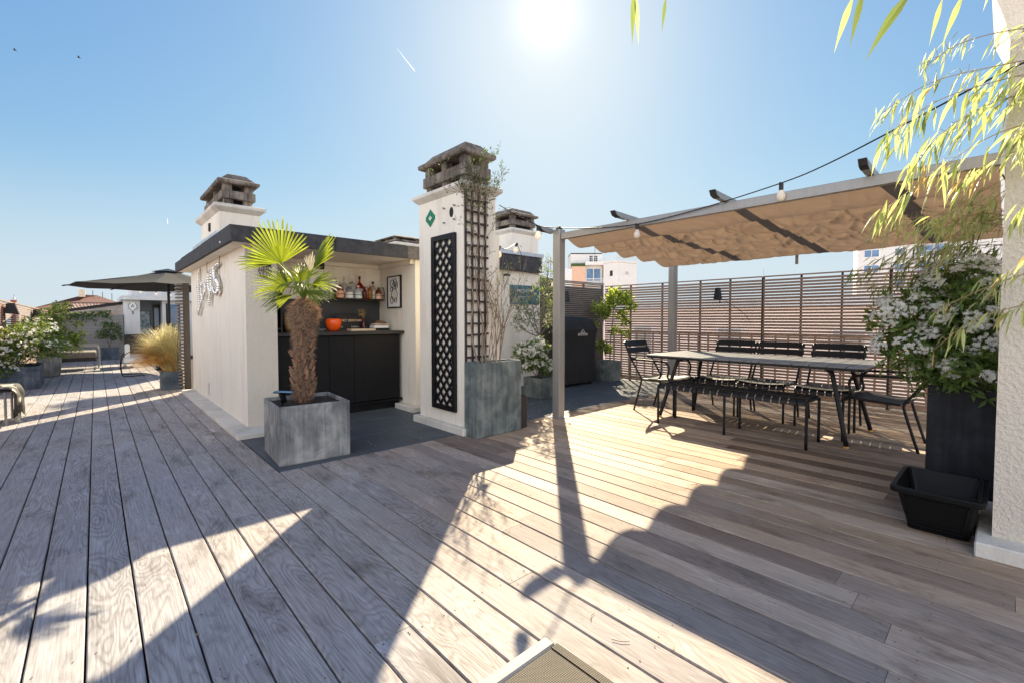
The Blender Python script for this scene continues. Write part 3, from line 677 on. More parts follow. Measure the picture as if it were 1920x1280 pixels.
v = MB(); v.box(3.032, 3.42, 3.95, 4.4, 0, 2.06); v.build('side_stack', M['stucco'], cc)
v = MB(); v.prism([(3.76 + .032 * cos(i * pi / 10), 2.175 + .05 * sin(i * pi / 10)) for i in range(20)], 'x', 2.626, 2.632); v.build('vent_hole', M['ink'], cc)
for yy, zz in ((3.88, 2.235), (3.70, 2.235), (3.88, 2.09), (3.70, 2.10)):
    v = MB(); v.tube([(2.632, yy, zz), (2.605, yy, zz), (2.60, yy - .012, zz - .012), (2.608, yy - .022, zz - .018), (2.615, yy - .03, zz - .008)], .0035, 5); v.build('wall_hook', M['ink'], cc)
chimney('rear_chimney', 'cream chimney with greenish slotted concrete top behind the chimney column', 5.494, 6.15, 6.0, 7.0, 1.9, 2.70, 3.12)
t = thing('distant_chimney_top', 'low concrete chimney lid peeking over the bar cabin roof', 'chimney', (4.55, 8.4, 2.0))
v = MB(); v.box(4.3, 4.86, 8.0, 8.8, 1.6, 2.57); v.build('stack', M['stucco'], t)
ledge(4.3, 4.86, 8.0, 8.8, 2.57, t, .04); concrete_cap(4.26, 4.9, 8.0, 8.8, 2.60, .15, t)
# mosaic badge: a plain stepped diamond of glass tiles
mo = thing('mosaic_badge', 'small green and white mosaic tile badge high on the chimney column', 'mosaic', (2.6, 4.14, 2.19))
ts = .0165
for name, mm, test in (('green_tile', 'green_glass', lambda i, j: abs(i) + abs(j) in (2, 3, 4, 5)), ('white_tile', 'white', lambda i, j: abs(i) + abs(j) <= 1)):
    v = MB()
    for i in range(-4, 5):
        for j in range(-5, 6):
            if test(i, j) and abs(i) <= 4: v.cbox(2.592, 2.602, 4.14 + i * ts * 1.15 - ts * .52, 4.14 + i * ts * 1.15 + ts * .52, 2.175 + j * ts - ts * .47, 2.175 + j * ts + ts * .47, .001)
    v.build(name, M[mm], mo)
# black framed lattice panel
lp = thing('lattice_panel', 'black framed diamond lattice panel on the side of the chimney column', 'lattice', (2.58, 3.88, .2))
y0, y1, z0, z1 = 3.672, 4.09, .2, 1.965; fw = .05
v = MB(); v.cbox(2.565, 2.597, y0, y0 + fw, z0, z1, .003); v.cbox(2.565, 2.597, y1 - fw, y1, z0, z1, .003)
v.box(2.566, 2.596, y0 + fw, y1 - fw, z0, z0 + fw); v.box(2.566, 2.596, y0 + fw, y1 - fw, z1 - fw, z1); v.build('frame', M['blackpaint'], lp)
def clip(p, q, ya, yb, za, zb):
    d = (q[0] - p[0], q[1] - p[1]); t0, t1 = 0, 1
    for k, (lo, hi) in enumerate(((ya, yb), (za, zb))):
        if abs(d[k]) < 1e-9: continue
        a, c = (lo - p[k]) / d[k], (hi - p[k]) / d[k]
        if a > c: a, c = c, a
        t0, t1 = max(t0, a), min(t1, c)
    return None if t0 >= t1 else ((p[0] + d[0] * t0, p[1] + d[1] * t0), (p[0] + d[0] * t1, p[1] + d[1] * t1))
sp = .125
for sgn, xx in ((1, 2.575), (-1, 2.583)):
    v = MB()
    for k in range(-4, 22):
        p = (y0, z0 + k * sp); q = (y1, z0 + k * sp + sgn * (y1 - y0) * 1.15)
        c_ = clip(p, q, y0 + fw - .005, y1 - fw + .005, z0 + fw - .005, z1 - fw + .005)
        if not c_: continue
        (a, b_), (c, d) = c_; L = math.hypot(c - a, d - b_); nx, nz = -(d - b_) / L * .014, (c - a) / L * .014
        v.prism([(a + nx, b_ + nz), (a - nx, b_ - nz), (c - nx, d - nz), (c + nx, d + nz)], 'x', xx, xx + .006)
    v.build('lattice_strip', M['blackpaint'], lp)
lp.location.x += .03; mo.location.x += .03
# climbing trellis on the front of the column
tr = thing('climbing_trellis', 'narrow dark timber trellis ladder on the front of the chimney column', 'trellis', (2.76, 3.54, .7))
v = MB()
for x in (2.64, 2.72, 2.80, 2.88): v = MB(); v.box(x - .009, x + .009, 3.535, 3.548, .55, 2.36); v.build('upright', M['darktimber'], tr)
z = .75; i = 0
while z < 2.34:
    tilt = (.0, .006, -.008, .012)[i % 4] if i % 3 else .0
    v = MB(); v.prism([(2.62, z - .010 + tilt), (2.905, z - .010 - tilt), (2.905, z + .010 - tilt), (2.62, z + .010 + tilt)], 'y', 3.519, 3.533); z += .108; i += 1; v.build('rung', M['darktimber'], tr)
# ------------------------------------------------------------------ pergola
pg = thing('pergola', 'grey metal pergola with a gathered taupe cloth canopy over the dining area', 'pergola', (5.2, 1.75, 0))
for (x, y, zt) in ((3.9, 3.47, 2.125), (6.5, 3.47, 2.0)):
    v = MB(); v.cbox(x - .05, x + .05, y - .05, y + .05, .004, zt, .004); po = v.build('post', M['alu'], pg)
    v = MB(); v.cbox(x - .09, x + .09, y - .09, y + .09, .0, .005, .002); v.build('base_plate', M['alu'], po)
    v = MB(); v.smooth = True; v.lathe([(.035, 0), (.036, .012), (.028, .03), (.012, .042)], (x, y, zt), 14); v.build('finial', M['darktimber'], po)
v = MB(); v.cbox(3.872, 3.928, -.9, 3.42, 2.012, 2.082, .004); v.build('front_beam', M['alu'], pg)
v = MB(); v.cbox(6.47, 6.53, -.9, 3.42, 1.94, 2.0, .004); v.build('rear_beam', M['alu'], pg)
def zroof(x): return 2.085 - (x - 3.9) * .033
for y in (3.545, 2.565, 1.62, .66, -.3):
    xe = 6.55 if y < 3.5 else 3.86   # the outermost one is only a bracket on the post
    v = MB(); poly = [(3.64, 2.142), (3.67, 2.142), (xe, zroof(xe) + (.066 if y < 3.5 else .052)), (xe, zroof(xe)), (3.73, zroof(3.73) + .002), (3.70, 2.10), (3.67, 2.108)]
    v.prism(poly, 'y', y - .022, y + .022); cb = v.build('cross_beam', M['alu'], pg)
    v = MB(); v.prism([(3.633, 2.143), (3.652, 2.143), (3.683, 2.108), (3.712, 2.1), (3.742, zroof(3.73) + .003), (3.726, zroof(3.73) - .001), (3.692, 2.095), (3.66, 2.104)], 'y', y - .0235, y + .0235); v.build('end_cap', M['aludark'], cb)
v = MB(); v.cbox(6.45, 6.478, 1.79, 1.82, 1.80, 1.955, .003); v.build('hanging_pipe', M['alu'], pg)
cps = [3.935, 4.38, 4.84, 5.29, 5.75, 6.46]
def canopy(u, v_):
    t = u * (len(cps) - 1); k = min(int(t), len(cps) - 2); f = t - k
    x = cps[k] + (cps[k + 1] - cps[k]) * f; y = .06 + (3.40 - .06) * v_
    z = zroof(x) - .052
    sag = (.080, .085, .085, .085, .09)[k]
    tw_ = noise.noise(Vector((k * 3.7, y * 1.1, 0))) * .12
    ff = min(1, max(0, f + tw_ * sin(pi * f)))
    z -= sag * sin(pi * ff ** 1.2) * (1 + .14 * noise.noise(Vector((k * 5.1, y * 1.3, 3))))
    # creases running down the swag
    c = noise.noise(Vector((x * 1.6 + k * 9, y * 5.5, 1.))) * .010 + noise.noise(Vector((x * 6, y * 2.6 + x * 3, 7.))) * .020 + (.5 - abs(noise.noise(Vector((x * 7 - y * 3, y * 7 + x * 5, 2.))))) ** 3 * .2
    d = abs(noise.noise(Vector((k * 2.3 + x * 1.5, y * 3.1 - x * 2.2, 5.))))
    ed_ = min(1., v_ * 9, (1 - v_) * 9); z += ed_ * (c + (.04 * (1 - d * 4.5) ** 1.5 if d < .22 else 0)) * (.22 if k == 0 else 1.) * sin(pi * f) ** .5 * (.35 if k == 4 and f > .5 else 1.)
    return (x, y, z)
v = MB(); v.smooth = True; v.grid(canopy, 150, 240); v.build('cloth_canopy', M['canopy'], pg)
v = MB()
for y in (.035,): v.tube([(3.93, y, 2.0), (6.46, y, 1.93)], .006, 6)
v.build('canopy_wire', M['aludark'], pg)

# ------------------------------------------------------------------ string lights
def bulb(x, y, z, par, tilt=(0, 0), lit='bulb'):
    v = MB(); d = Vector((tilt[0], tilt[1], -1)).normalized(); p = Vector((x, y, z))
    v.tube([p + d * 0, p + d * .012, p + d * .05], .016, 10); v.box(x - .028, x + .028, y - .006, y + .006, z - .006, z + .006); s_ = v.build('socket', M['cable'], par)
    v = MB(); v.smooth = True; q = p + d * .047
    a = d.orthogonal().normalized(); b_ = d.cross(a)
    prof = [(.014, 0), (.016, .012), (.026, .03), (.031, .05), (.026, .07), (.014, .081), (.003, .084)]
    vs = [q + d * h + (a * cos(w) + b_ * sin(w)) * r for r, h in prof for w in [2 * pi * j / 14 for j in range(14)]]
    v._add(vs, [(i * 14 + j, i * 14 + (j + 1) % 14, (i + 1) * 14 + (j + 1) % 14, (i + 1) * 14 + j) for i in range(6) for j in range(14)] + [tuple(84 + j for j in range(14))])
    v.build('bulb', M[lit], par)
ls = thing('string_light', 'black festoon light string along the pergola with round white bulbs', 'string lights', (3.85, 2.4, 2.05))
P = smooth_path([(3.05, 3.52, 2.27), (3.14, 3.3, 2.13), (3.23, 3.15, 2.035), (3.5, 3.26, 2.07), (3.88, 3.44, 2.14), (3.85, 3.0, 2.07), (3.85, 2.43, 2.025), (3.85, 1.8, 2.065), (3.85, 1.19, 2.145), (3.72, .86, 2.18), (3.40, .42, 2.22), (3.16, .02, 2.28), (3.12, -.3, 2.34)], 6)
v = MB(); v.tube(P, .005, 6); v.build('cable', M['cable'], ls)
bulb(3.23, 3.15, 2.03, ls); bulb(3.85, 2.43, 2.022, ls); bulb(3.85, 1.19, 2.14, ls)
l2 = thing('string_light', 'short festoon light string slung between the column and the rear cabin', 'string lights', (4.2, 4.6, 2.2))
P = [(3.42, 4.0, 1.98), (3.45, 4.0, 1.95), (3.75, 4.2, 1.98), (4.2, 4.5, 2.13), (4.28, 4.55, 2.1), (4.6, 4.8, 1.95), (4.95, 5.4, 1.94)]
v = MB(); v.tube(smooth_path(P, 5), .004, 6); v.build('cable', M['cable'], l2)
bulb(3.46, 4.0, 1.955, l2); bulb(4.2, 4.5, 2.13, l2, (-.25, -.1)); 
l3 = thing('string_light', 'single white bulb on a drop cable beside the stone cladding', 'string lights', (5.85, 5.2, 1.9))
v = MB(); v.tube([(5.0, 5.44, 1.94), (5.4, 5.3, 1.85), (5.8, 5.3, 1.80)], .004, 5); v.build('cable', M['cable'], l3); bulb(5.8, 5.3, 1.80, l3)

# ------------------------------------------------------------------ slat fences
fe = thing('slat_fence', 'tall horizontal slat timber fence behind the dining table, lit from behind', 'fence', (7.22, 1.5, 0))
def ztop(y): return 1.735 + (4.3 - y) * .006
segs = [(-2.6, -.72), (-.70, .985), (1.005, 2.44), (2.46, 5.24)]
for y0, y1 in segs:
    v = MB(); z = .02
    while z < 1.70:
        dz = (4.3 - (y0 + y1) / 2) * .006
        j = U(-.002, .002); v.box(7.215 + j, 7.221 + j, y0, y1, z + U(-.0012, .0012), z + .0295 + U(-.002, .002)); z += .0432
    v.box(7.20, 7.24, y0, y1, 1.725, 1.742)
    v.build('slat_panel', M['timber'], fe)
for y in (4.69, 4.06, 3.39, 2.92, 2.45, 1.96, 1.49, .995, .4, -.2, -.71):
    v = MB(); wd = .034 if y in (2.45, .995, -.71) else .02; v.box(7.228, 7.262, y - wd / 2, y + wd / 2, .0, 1.73); v.build('batten', M['darktimber'], fe)
v = MB(); z = .035
while z < .1: v.box(7.30, 7.311, -2.6, 5.24, z, z + .0175); z += .0352
y = -2.5
while y < 5.2: v.box(7.312, 7.33, y, y + .022, 0, .88); y += .165
v.box(7.30, 7.33, -2.6, 5.24, .87, .90); v.build('lower_lattice', M['timber'], fe)
v = MB(); v.tube([(7.22, 2.44, 1.74), (7.22, 2.44, 1.86)], .003, 5); v.build('aerial_rod', M['zinc'], fe)
fb = thing('slat_fence', 'shaded dark slat fence behind the covered barbecue', 'fence', (6.5, 5.25, 0))
v = MB(); z = .02
while z < 1.77: v.box(6.0, 7.205, 5.26, 5.271, z, z + .021); z += .0352
v.box(5.98, 7.205, 5.25, 5.28, 1.772, 1.792); v.build('slat_panel', M['timber_back'], fb)
v = MB()
for x in (6.05, 6.6, 7.16): v.box(x, x + .03, 5.272, 5.30, 0, 1.77)
v.build('batten', M['darktimber'], fb)
v = MB(); v.box(5.95, 7.4, 5.42, 5.45, 0, 1.70); v.build('backing_board', M['darktimber'], fb)
def cone_lamp(loc, label, face):
    t = thing('wall_lamp', label, 'lamp', loc, 'cone lamps on the slat fences'); x, y, z = loc; f = Vector(face); c = Vector(loc) + f * .085
    v = MB(); v.lathe([(.062, -.10), (.038, .075), (.034, .08), (.006, .08)], c, 16, False); v.build('lamp_shade', M['blackmetal'], t)
    v = MB(); v.tube([Vector(loc) + f * .005, c], .009, 6); v.tube([Vector(loc) + f * .005 + Vector((0, 0, .05)), Vector(loc) + f * .005 + Vector((0, 0, -.16))], .008, 6); v.build('bracket', M['blackmetal'], t)
    return t
cone_lamp((7.21, 3.06, 1.52), 'black cone lamp on the back-lit slat fence behind the dining chairs', (-1, 0, 0))
cone_lamp((6.0, 5.255, 1.52), 'black cone lamp on the dark fence half hidden by the pergola post', (0, -1, 0))
v = MB(); v.tube(smooth_path([(7.2, 3.0, 1.42), (7.2, 2.9, 1.35), (7.2, 2.7, 1.2), (7.2, 2.6, 1.05)], 4), .003, 4); tag(v.build('lamp_cable', M['cable']), 'thin lamp cable trailing down the back-lit slat fence', 'cable')
# stone clad wall stub
v = MB()
z = 0
while z < 1.84:
    h = U(.018, .035); x = 5.70
    while x < 6.12:
        l = U(.07, .2); d = U(0, .018); v.box(x, min(x + l, 6.14) - .002, 5.6 - d, 5.8, z, z + h - .0015); x += l
    z += h
tag(v.build('stone_clad_wall', M['stone']), 'dark stacked slate wall between rear cabin and barbecue fence', 'wall')

# ------------------------------------------------------------------ rear cabin with sign
c2 = thing('rear_cabin', 'cream cabin with dark fascia and teal sign behind the olive tree', 'cabin', (5.1, 5.5, 0))
v = MB(); v.box(4.72, 5.69, 5.5, 8.2, 0, 1.9); v.build('wall', M['stucco'], c2)
v = MB(); v.box(4.64, 5.66, 5.42, 8.3, 1.9, 2.155); v.build('fascia', M['felt'], c2)
v = MB(); v.box(4.62, 5.68, 5.40, 8.32, 2.156, 2.215); v.build('gutter', M['zinc'], c2)
sg = thing('wall_sign', 'teal glass sign reading PROPERTY on the cream cabin wall', 'sign', (5.31, 5.49, 1.36))
v = MB(); v.cbox(4.98, 5.65, 5.478, 5.498, 1.36, 1.675, .002); v.build('sign_board', M['signprint'], sg)
text_mesh('sign_text', 'PROPERTY', .085, basis((5.33, 5.477, 1.575), (1, 0, 0), (0, 0, 1)), M['white_letter'], sg, .001)
v = MB()
for x0, x1 in ((5.15, 5.18), (5.19, 5.24), (5.25, 5.28), (5.29, 5.33), (5.38, 5.42), (5.43, 5.45), (5.46, 5.5)): v.box(x0, x0 + .008, 5.475, 5.477, 1.45, 1.49); v.box(x0, x1, 5.475, 5.477, 1.484, 1.492)
v.build('small_characters', M['white_letter'], sg)
t = thing('wall_lamp', 'small black cap lamp on the cream cabin wall left of the teal sign', 'lamp', (4.86, 5.5, 1.8))
v = MB(); v.lathe([(.05, .0), (.05, .03), (.02, .04)], (4.86, 5.43, 1.80), 12); v.box(4.85, 4.87, 5.43, 5.5, 1.81, 1.82); v.build('cap', M['blackmetal'], t)
v = MB(); v.lathe([(.03, 0), (.034, .02), (.034, .1), (.03, .12)], (4.86, 5.43, 1.68), 12); v.build('glass_cylinder', G['clear'], t)

# ------------------------------------------------------------------ planters
def planter(name, label, x0, x1, y0, y1, h, m, rot=0., soil=.03, piv=None, wall=.018):
    px, py = piv or ((x0 + x1) / 2, (y0 + y1) / 2)
    t = thing(name, label, 'planter', (px, py, 0)); R = Matrix.Translation((px, py, 0)) @ Matrix.Rotation(radians(rot), 4, 'Z') @ Matrix.Translation((-px, -py, 0))
    v = MB(); vs = []; c = .005
    for (ins, z) in ((c, .0), (0, .008), (0, h - c), (c, h), (wall - .004, h), (wall, h - .004), (wall, h - soil - .01)):
        for x, y in ((x0 + ins, y0 + ins), (x1 - ins, y0 + ins), (x1 - ins, y1 - ins), (x0 + ins, y1 - ins)): vs.append(R @ Vector((x, y, z)))
    fs = [(3, 2, 1, 0)] + [(k * 4 + q, k * 4 + (q + 1) % 4, k * 4 + 4 + (q + 1) % 4, k * 4 + 4 + q) for k in range(6) for q in range(4)]
    v._add(vs, fs); v.build('body', M[m], t)
    v = MB(); v.smooth = True; w_ = wall + .001
    v.grid(lambda a, b_: R @ Vector((x0 + w_ + (x1 - x0 - 2 * w_) * a, y0 + w_ + (y1 - y0 - 2 * w_) * b_, h - soil + noise.noise(Vector((a * 9 + x0, b_ * 9, 0))) * .012)), 16, 16); v.build('soil', M['soil'], t)
    return t
pp = planter('palm_planter', 'pale weathered concrete planter holding the palm', 1.0, 1.535, 3.70, 4.26, .455, 'concrete', -4, .03, (1.0, 3.7))
planter('tall_planter', 'tall slim grey green concrete planter in front of the trellis', 2.605, 3.17, 3.325, 3.52, .71, 'concrete_green', 0, .02)
planter('brown_planter', 'low narrow brown planter tucked behind the tall slim planter', 3.2, 3.285, 3.36, 3.72, .33, 'darktimber')
planter('flower_planter', 'square concrete planter under the small white flowering bush', 4.57, 4.90, 4.40, 4.74, .29, 'concrete_green')
planter('corner_planter', 'square concrete planter in the fence corner beside the barbecue', 6.80, 7.10, 4.80, 5.12, .365, 'concrete_green')
planter('dark_tall_planter', 'tall dark blue grey planter beside the textured wall', 3.9, 4.36, -.14, .34, .70, 'darkplanter', 0, .02)
planter('grass_planter', 'blue grey planter holding the golden ornamental grass', .75, 1.02, 8.95, 9.3, .29, 'concrete_blue')
planter('long_planter', 'long blue grey trough planter under the left flowering shrub', -1.2, -.685, 10.55, 11.4, .365, 'concrete_blue')
planter('end_planter', 'blue planter in front of the grey end screen', .10, .47, 16.7, 17.0, .33, 'concrete_blue')
t = thing('round_planter', 'round tapered concrete planter beside the long trough', 'planter', (-.68, 12.5, 0))
v = MB(); v.smooth = True; v.lathe([(.11, 0), (.15, .03), (.18, .35), (.185, .40), (.17, .40), (.165, .36)], (-.68, 12.6, 0), 22); v.build('body', M['concrete'], t)
v = MB(); v.lathe([(.166, 0), (.01, .01)], (-.68, 12.6, .36), 16); v.build('soil', M['soil'], t)
# solar spotlight in the palm planter
t = thing('garden_spotlight', 'small black solar spotlight stuck in the palm planter corner', 'lamp', (1.08, 3.95, .43))
v = MB(); R = Matrix.Translation((1.10, 3.93, .535)) @ Matrix.Rotation(radians(-12), 4, 'X') @ Matrix.Rotation(radians(8), 4, 'Y'); v.cbox(-.062, .062, -.045, .045, -.008, .008, .004, R); v.build('solar_panel', M['pane'], t)
v = MB(); v.tube([(1.10, 3.94, .525), (1.09, 3.90, .50), (1.085, 3.86, .475)], .024, 10); v.build('lamp_head', M['plastic'], t)
v = MB(); v.tube([(1.10, 3.94, .53), (1.10, 3.95, .42)], .008, 6); v.build('spike', M['plastic'], t)

# ------------------------------------------------------------------ covered barbecue
bq = thing('covered_barbecue', 'barbecue under a fitted black fabric cover with a pale emblem', 'barbecue', (6.15, 5.0, 0))
def bb(u, v_):
    # hoops from the floor up over the lid; u runs round the outline, v_ from hem to crown
    prof = [(0., .0, .05), (.15, .0, .30), (.28, .0, .55), (.42, .012, .70), (.55, .03, .85), (.68, .05, .95), (.82, -.01, 1.08), (1., -.16, 1.155)]
    for k in range(len(prof) - 1):
        if v_ <= prof[k + 1][0] + 1e-9: break
    f = (v_ - prof[k][0]) / (prof[k + 1][0] - prof[k][0]); o = prof[k][1] + (prof[k + 1][1] - prof[k][1]) * f; z = prof[k][2] + (prof[k + 1][2] - prof[k][2]) * f
    hx, hy = .40, .17; side = o if v_ < .68 else .05 + (o - .05) * .9
    cx, cy = 6.03, 5.035; q = u * 4; s_ = int(q) % 4; g_ = q - int(q)
    cs = [(-1, -1), (1, -1), (1, 1), (-1, 1), (-1, -1)]
    ex = cs[s_][0] + (cs[s_ + 1][0] - cs[s_][0]) * g_; ey = cs[s_][1] + (cs[s_ + 1][1] - cs[s_][1]) * g_
    rr = 1 - .06 * (abs(ex * ey) ** 6)
    x = cx + ex * (hx + side) * rr; y = cy + ey * (hy + (o if v_ < .68 else o * .65)) * rr
    fold = noise.noise(Vector((x * 4, y * 4, z * 2.2))) * .014 + sin(u * 75 + z * 2) * .004 * (1 - v_)
    return (x + ex * fold, y + ey * fold, z + (noise.noise(Vector((x * 3, y * 3, 2))) * .012 if v_ > .9 else 0))
v = MB(); v.smooth = True; v.grid(bb, 96, 40)
top = [bb(i / 96, 1.) for i in range(96)]; v._add(top, [tuple(range(96))]); v.build('fabric_cover', M['cover'], bq)
v = MB()
for x in (5.72, 6.36):
    for y in (4.93, 5.14): v.lathe([(.02, 0), (.03, .012), (.03, .036), (.02, .048)], (x, y, .002), 10)
v.build('castor', M['plastic'], bq)
em = MB(); em.prism([(6.17 + .036 * cos(i * pi / 8), .905 + .036 * sin(i * pi / 8)) for i in range(9)], 'y', 4.822, 4.826)
em.prism([(6.04, .842), (6.30, .842), (6.285, .88), (6.055, .88)], 'y', 4.822, 4.826); em.prism([(6.11, .885), (6.23, .885), (6.22, .90), (6.12, .90)], 'y', 4.822, 4.826)
em.build('emblem', M['emblem'], bq).location.x -= .14
em = MB(); em.prism([(6.17 + .018 * cos(i * pi / 6), .91 + .02 * sin(i * pi / 6)) for i in range(12)], 'y', 4.8195, 4.8215)
for i in range(8): em.box(6.072 + i * .025, 6.086 + i * .025, 4.8195, 4.8215, .853, .870)
em.build('emblem_detail', M['cover'], bq).location.x -= .14

# ------------------------------------------------------------------ dining furniture
tb = thing('dining_table', 'long dark metal dining table with a dusty slatted top', 'table', (5.24, 1.83, 0))
def rrect(x0, x1, y0, y1, r, n=5):
    out = []
    for cx, cy, a0 in ((x1 - r, y1 - r, 0), (x0 + r, y1 - r, pi / 2), (x0 + r, y0 + r, pi), (x1 - r, y0 + r, 1.5 * pi)):
        for i in range(n + 1): a = a0 + pi / 2 * i / n; out.append((cx + r * cos(a), cy + r * sin(a)))
    return out
v = MB(); ya, yb = .80, 2.89; n = 15; st = (yb - ya) / n
for i in range(n):
    y0 = ya + i * st; y1 = y0 + st - .010
    if i in (0, n - 1):
        pl = rrect(4.745, 5.735, y0, y1, .05); 
        pl = [(x, (y if (i == 0 and y < (y0 + y1) / 2) or (i == n - 1 and y > (y0 + y1) / 2) else (y1 if i == 0 else y0))) for x, y in pl]
        pl = [(x if not ((i == 0 and y == y1) or (i == n - 1 and y == y0)) else (4.745 if x < 5.2 else 5.735), y) for x, y in pl]
        q = []
        for p in pl:
            if not q or (abs(p[0] - q[-1][0]) + abs(p[1] - q[-1][1])) > 1e-6: q.append(p)
        if abs(q[0][0] - q[-1][0]) + abs(q[0][1] - q[-1][1]) < 1e-6: q.pop()
        v.prism(q, 'z', .698, .708)
    else: v.box(4.745, 5.735, y0, y1, .698, .708)
v.build('table_top', M['tabletop'], tb)
v = MB()
for a_ in ((4.755, 4.79, ya + .05, yb - .05), (5.69, 5.725, ya + .05, yb - .05), (4.79, 5.69, ya + .015, ya + .05), (4.79, 5.69, yb - .05, yb - .015), (4.79, 5.69, 1.83, 1.86)): v.box(*a_, .672, .697)
v.build('apron', M['chairpaint'], tb)
for (fx, fy) in ((4.80, .93), (5.70, .91), (4.79, 2.70), (5.68, 2.72)):
    sx = 1 if fx < 5.2 else -1; sy = 1 if fy < 1.5 else -1
    tx, ty = fx + sx * .13, fy + sy * .16
    v = MB(); v.smooth = True; v.tube(smooth_path([(fx, fy, .012), (fx + sx * .115, fy + sy * .135, .60), (tx, ty + sy * .01, .652), (tx + sx * .03, ty + sy * .05, .672)], 4), .0195, 10); lg = v.build('leg', M['chairpaint'], tb)
    v = MB(); v.lathe([(.018, 0), (.02, .004), (.02, .014)], (fx, fy, .001), 10); v.build('rubber_foot', M['foot'], lg)
# bench
bn = thing('bench', 'long backless dark metal slatted bench in front of the table', 'bench', (4.65, 1.84, 0))
v = MB(); xa, xb = 4.47, 4.85; prof = [(xa - .012, .385), (xa - .008, .405), (xa + .004, .423), (xa + .03, .432), (4.66, .424), (xb - .03, .432), (xb - .004, .423), (xb + .008, .405), (xb + .012, .385)]
y = 1.16; nsl = 20; st = (2.53 - 1.16) / nsl
for i in range(nsl):
    y0 = y + i * st; y1 = y0 + st - .011; k = len(prof)
    vs = [(px, y0, pz) for px, pz in prof] + [(px, y1, pz) for px, pz in prof] + [(px, y0, pz - .008) for px, pz in prof] + [(px, y1, pz - .008) for px, pz in prof]
    fs = []
    for j in range(k - 1): fs += [(j, j + 1, k + j + 1, k + j), (2 * k + j + 1, 2 * k + j, 3 * k + j, 3 * k + j + 1), (j, 2 * k + j, 2 * k + j + 1, j + 1), (k + j, k + j + 1, 3 * k + j + 1, 3 * k + j)]
    fs += [(0, k, 3 * k, 2 * k), (k - 1, 3 * k - 1, 4 * k - 1, 2 * k - 1)]
    v._add(vs, fs)
v.build('seat', M['chairpaint'], bn)
for yy in (1.15, 1.84, 2.54):
    v = MB(); v.smooth = True
    v.tube(smooth_path([(xa, yy, 0), (xa, yy, .36), (xa + .008, yy, .398), (xa + .045, yy, .413), (4.66, yy, .408), (xb - .045, yy, .413), (xb - .008, yy, .398), (xb, yy, .36), (xb, yy, 0)], 4), .0125, 8); v.build('leg', M['chairpaint'], bn)

def make_chair(label, arms):
    """slatted park chair facing -x about the local origin"""
    t = thing('armchair' if arms else 'dining_chair', label, 'chair', (0, 0, 0), 'slatted metal chairs around the table')
    hw = .235; v = MB()
    prof = [(-.285, .365), (-.28, .395), (-.262, .418), (-.22, .428), (-.1, .412), (.05, .396), (.16, .402), (.20, .42)]
    # seat: slats run from front roll to back, dished
    k = len(prof); nsl = 7; wd = 2 * hw / nsl
    for i in range(nsl):
        y0 = -hw + i * wd + .004; y1 = y0 + wd - .008
        def dz(yy): return -.012 * (1 - (yy / hw) ** 2)
        vs = [(px, y0, pz + dz(y0)) for px, pz in prof] + [(px, y1, pz + dz(y1)) for px, pz in prof]
        vs += [(a, b_, c - .006) for a, b_, c in vs]
        fs = []
        for j in range(k - 1): fs += [(j, j + 1, k + j + 1, k + j), (2 * k + j + 1, 2 * k + j, 3 * k + j, 3 * k + j + 1), (j, 2 * k + j, 2 * k + j + 1, j + 1), (k + j, k + j + 1, 3 * k + j + 1, 3 * k + j)]
        fs += [(0, k, 3 * k, 2 * k), (k - 1, 3 * k - 1, 4 * k - 1, 2 * k - 1)]
        v._add(vs, fs)
    v.build('seat', M['chairpaint'], t)
    for z0, z1, xo in ((.695, .762, .335), (.775, .845, .372)):
        v = MB(); v.smooth = False; n = 10; pl = []
        ys_ = [-.255 + .51 * i / n for i in range(n + 1)]
        def bx(yy, z): return xo + (z - z0) * .42 + .028 * (1 - (yy / .255) ** 2)
        for off in (0, .009):
            for z in (z0, z1):
                for i, yy in enumerate(ys_):
                    zz = z
                    if i in (0, n): zz = z0 + .012 if z == z0 else z1 - .012
                    pl.append((bx(yy, zz) + off, yy, zz))
        m_ = n + 1; fs = []
        for i in range(n): fs += [(i, i + 1, m_ + i + 1, m_ + i), (2 * m_ + i + 1, 2 * m_ + i, 3 * m_ + i, 3 * m_ + i + 1), (i, 2 * m_ + i, 2 * m_ + i + 1, i + 1), (m_ + i, m_ + i + 1, 3 * m_ + i + 1, 3 * m_ + i)]
        fs += [(0, m_, 3 * m_, 2 * m_), (n, 2 * m_ + n, 3 * m_ + n, m_ + n)]
        v._add(pl, fs); v.build('back_slat', M['chairpaint'], t)
    for s_ in (-1, 1):
        v = MB(); v.smooth = True; yy = s_ * hw
        v.tube(smooth_path([(-.262, yy, 0), (-.262, yy, .35), (-.25, yy, .392), (-.2, yy, .412), (-.08, yy, .40), (.14, yy, .392)], 4), .0115, 8); v.build('front_leg', M['chairpaint'], t)
        v = MB(); v.smooth = True
        v.tube(smooth_path([(.262, yy, 0), (.17, yy, .33), (.165, yy, .40), (.20, yy, .46), (.34, yy, .69), (.40, yy, .83)], 4), .0115, 8); v.build('rear_leg', M['chairpaint'], t)
        if arms:
            v = MB(); v.smooth = True; ya_ = s_ * (hw + .03)
            v.tube(smooth_path([(.31, yy, .635), (.25, ya_, .632), (-.12, ya_, .622), (-.19, ya_, .60), (-.215, ya_, .54), (-.2, ya_, .45), (-.23, yy, .41)], 4), .0115, 8); v.build('armrest', M['chairpaint'], t)
    return t
ch = make_chair('dark side chair at the far side of the table, nearest the grey pergola post', False)
dup(ch, (5.69, 1.85, 0), 'dark side chair in the middle of the far side of the table'); dup(ch, (5.69, 1.27, 0), 'dark side chair at the far side of the table, nearest the white flowering bush'); ch.location = (5.69, 2.36, 0)
ac = make_chair('dark armchair at the far table end, beside the fence corner planter', True)
